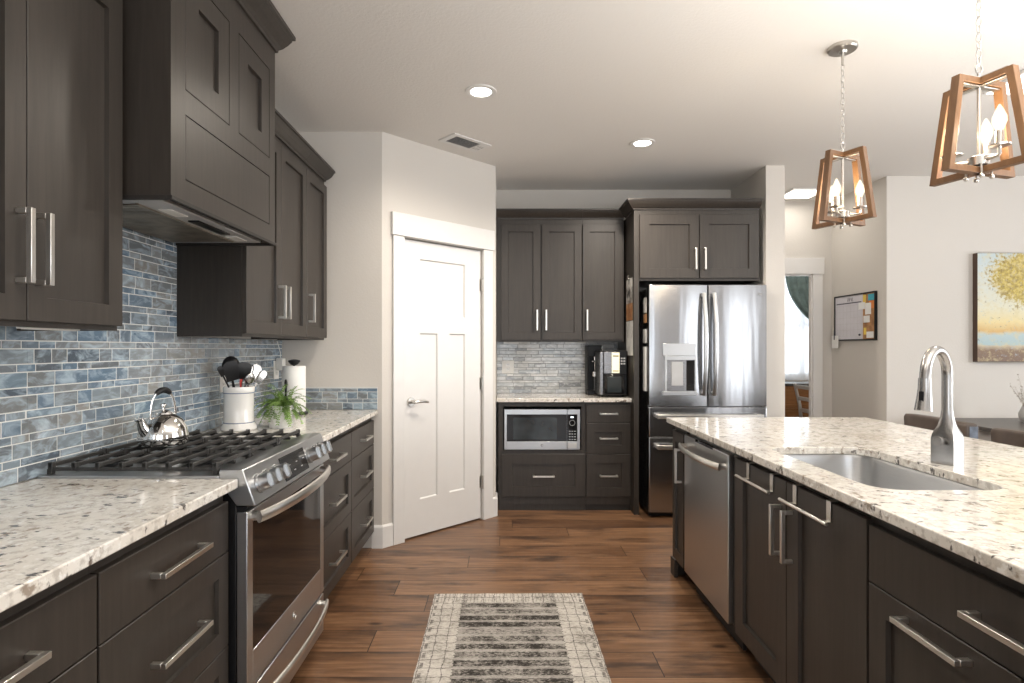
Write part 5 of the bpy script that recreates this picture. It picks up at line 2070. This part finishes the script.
# dried branches in a vase on the table
t = thing('dried_arrangement', 'vase of dried gray twigs on the dining table under the painting', 'vase', (4.02, 4.36, 0.7555))
MB().lathe([(0.035, 0), (0.05, 0.02), (0.055, 0.06), (0.035, 0.11), (0.028, 0.13), (0.024, 0.13), (0.024, 0.10)], seg=24).build('vase', 'gray_paint', t)
M['twig'] = plain('dried_twig', (0.42, 0.38, 0.33), 0.9, var=0.3)
rnd = random.Random(9)
b = MB()
for k in range(26):
    a = rnd.uniform(0, 2 * math.pi)
    sp = rnd.uniform(0.03, 0.13)
    hgt = rnd.uniform(0.20, 0.36)
    p0 = Vector((0, 0, 0.05))
    p1 = Vector((math.cos(a) * sp * 0.4, math.sin(a) * sp * 0.4, hgt * 0.6))
    p2 = Vector((math.cos(a) * sp, math.sin(a) * sp, hgt))
    b.tube([p0, p1, p2], [0.0018, 0.0013, 0.0008], 5)
    for q in range(6):
        f = 0.55 + 0.45 * q / 5
        c = p1.lerp(p2, (f - 0.55) / 0.45)
        b.ball(c + Vector((rnd.uniform(-0.01, 0.01), rnd.uniform(-0.01, 0.01), rnd.uniform(-0.01, 0.01))), rnd.uniform(0.003, 0.006), seg=6)
b.build('twig', 'twig', t)

# ------------------------------------------------------------------ study seen through the doorway
# curtains
b = MB()
n = 90
v0, v1 = [], []
for i in range(n + 1):
    x = 3.22 + 1.62 * i / n
    y = SY - 0.085 + 0.014 * math.sin(i * 1.05) + 0.006 * math.sin(i * 0.37)
    v0.append(b.bm.verts.new((x, y, 0.895)))
    v1.append(b.bm.verts.new((x, y, 2.40)))
for i in range(n):
    b.bm.faces.new((v0[i], v0[i + 1], v1[i + 1], v1[i]))
t = thing('sheer_curtain', 'white sheer curtain over the study window', 'curtain', (0, 0, 0))
b.build('sheer_panel', 'sheer', t, angle=180)
t = thing('curtain_rod', 'thin metal curtain rod above the study window', 'curtain rod', (0, 0, 0))
MB().cyl((3.1, SY - 0.10, 2.42), (4.95, SY - 0.10, 2.42), 0.010, seg=12).build('rod', 'steel_dark', t)
for x in (3.09, 4.96):
    MB().ball((x, SY - 0.10, 2.42), 0.02).build('finial', 'steel_dark', t)
# dark drape drawn to the right and tied back
b = MB()
n, m_ = 64, 22
grid = []
for j in range(m_ + 1):
    q = j / m_
    z = 2.405 - (2.405 - 0.72) * q
    zt_ = (2.405 - z) / (2.405 - 1.35)
    if zt_ <= 1:
        s = zt_ ** 2.6
        xl, xr = 3.70 + (4.57 - 3.70) * s, 4.86 + (4.84 - 4.86) * s
    else:
        s = (zt_ - 1)
        xl, xr = 4.57 - 0.02 * s, 4.84 + 0.03 * s
    row = []
    for i in range(n + 1):
        u = i / n
        x = xl + (xr - xl) * u
        y = SY - 0.155 + 0.022 * math.sin(u * 2 * math.pi * 9)
        row.append(b.bm.verts.new((x, y, z)))
    grid.append(row)
for j in range(m_):
    for i in range(n):
        b.bm.faces.new((grid[j][i], grid[j][i + 1], grid[j + 1][i + 1], grid[j + 1][i]))
o = b.build('drape', 'drape', None, angle=180)
md = o.modifiers.new('thickness', 'SOLIDIFY')
md.thickness = 0.003
tag(o, 'dark teal drape swept to the right of the study window', 'curtain')
# wooden dresser below the window
t = thing('dresser', 'amber wooden dresser with a dark top under the study window', 'dresser', (3.30, 6.96, 0))
DW_ = 1.30
MB().box(0.02, DW_ - 0.02, 0.02, 0.42, 0.06, 0.855).build('body', 'dresser', t, 0.002)
MB().box(0, DW_, 0, 0.44, 0.856, 0.886).build('top', 'table_dark', t, 0.003)
for lx in (0.03, DW_ - 0.08):
    for ly in (0.03, 0.36):
        MB().box(lx, lx + 0.05, ly, ly + 0.05, 0, 0.059).build('leg', 'dresser', t)
for i in range(3):
    for k in range(2):
        x0 = 0.04 + k * (DW_ - 0.08) / 2 + 0.005
        x1 = x0 + (DW_ - 0.08) / 2 - 0.01
        z0 = 0.09 + i * 0.253
        dr = MB().shaker(x0, x1, z0, z0 + 0.24, 0.035, t=0.018, rec=0.006, y=0.0195).build('drawer', 'dresser', t, smooth=False)
        MB().ball(((x0 + x1) / 2, -0.010, z0 + 0.12), 0.012, seg=10).build('knob', 'steel_dark', dr)
# pale chair in front of it
t = thing('side_chair', 'pale gray slatted chair in front of the study dresser', 'chair', (3.13, 6.45, 0))
b = MB()
for yy in (0.0, 0.38):
    pts = [(0.50, yy, 0.02), (0.455, yy, 0.42), (0.43, yy, 0.65), (0.37, yy, 0.90)]
    MB().tube(pts, [0.014, 0.019, 0.020, 0.016], 10).build('back_post', 'light_gray_metal', t)
for yy in (0.01, 0.37):
    MB().tube([(0.06, yy, 0.0), (0.07, yy, 0.42)], 0.016, 10).build('leg', 'light_gray_metal', t)
MB().box(0.03, 0.47, -0.01, 0.39, 0.42, 0.45).build('seat', 'table_dark', t, 0.008)
for z, x in ((0.58, 0.435), (0.72, 0.415), (0.86, 0.378)):
    MB().box(x - 0.008, x + 0.008, 0.0, 0.38, z - 0.022, z + 0.022).build('slat', 'light_gray_metal', t, 0.003)
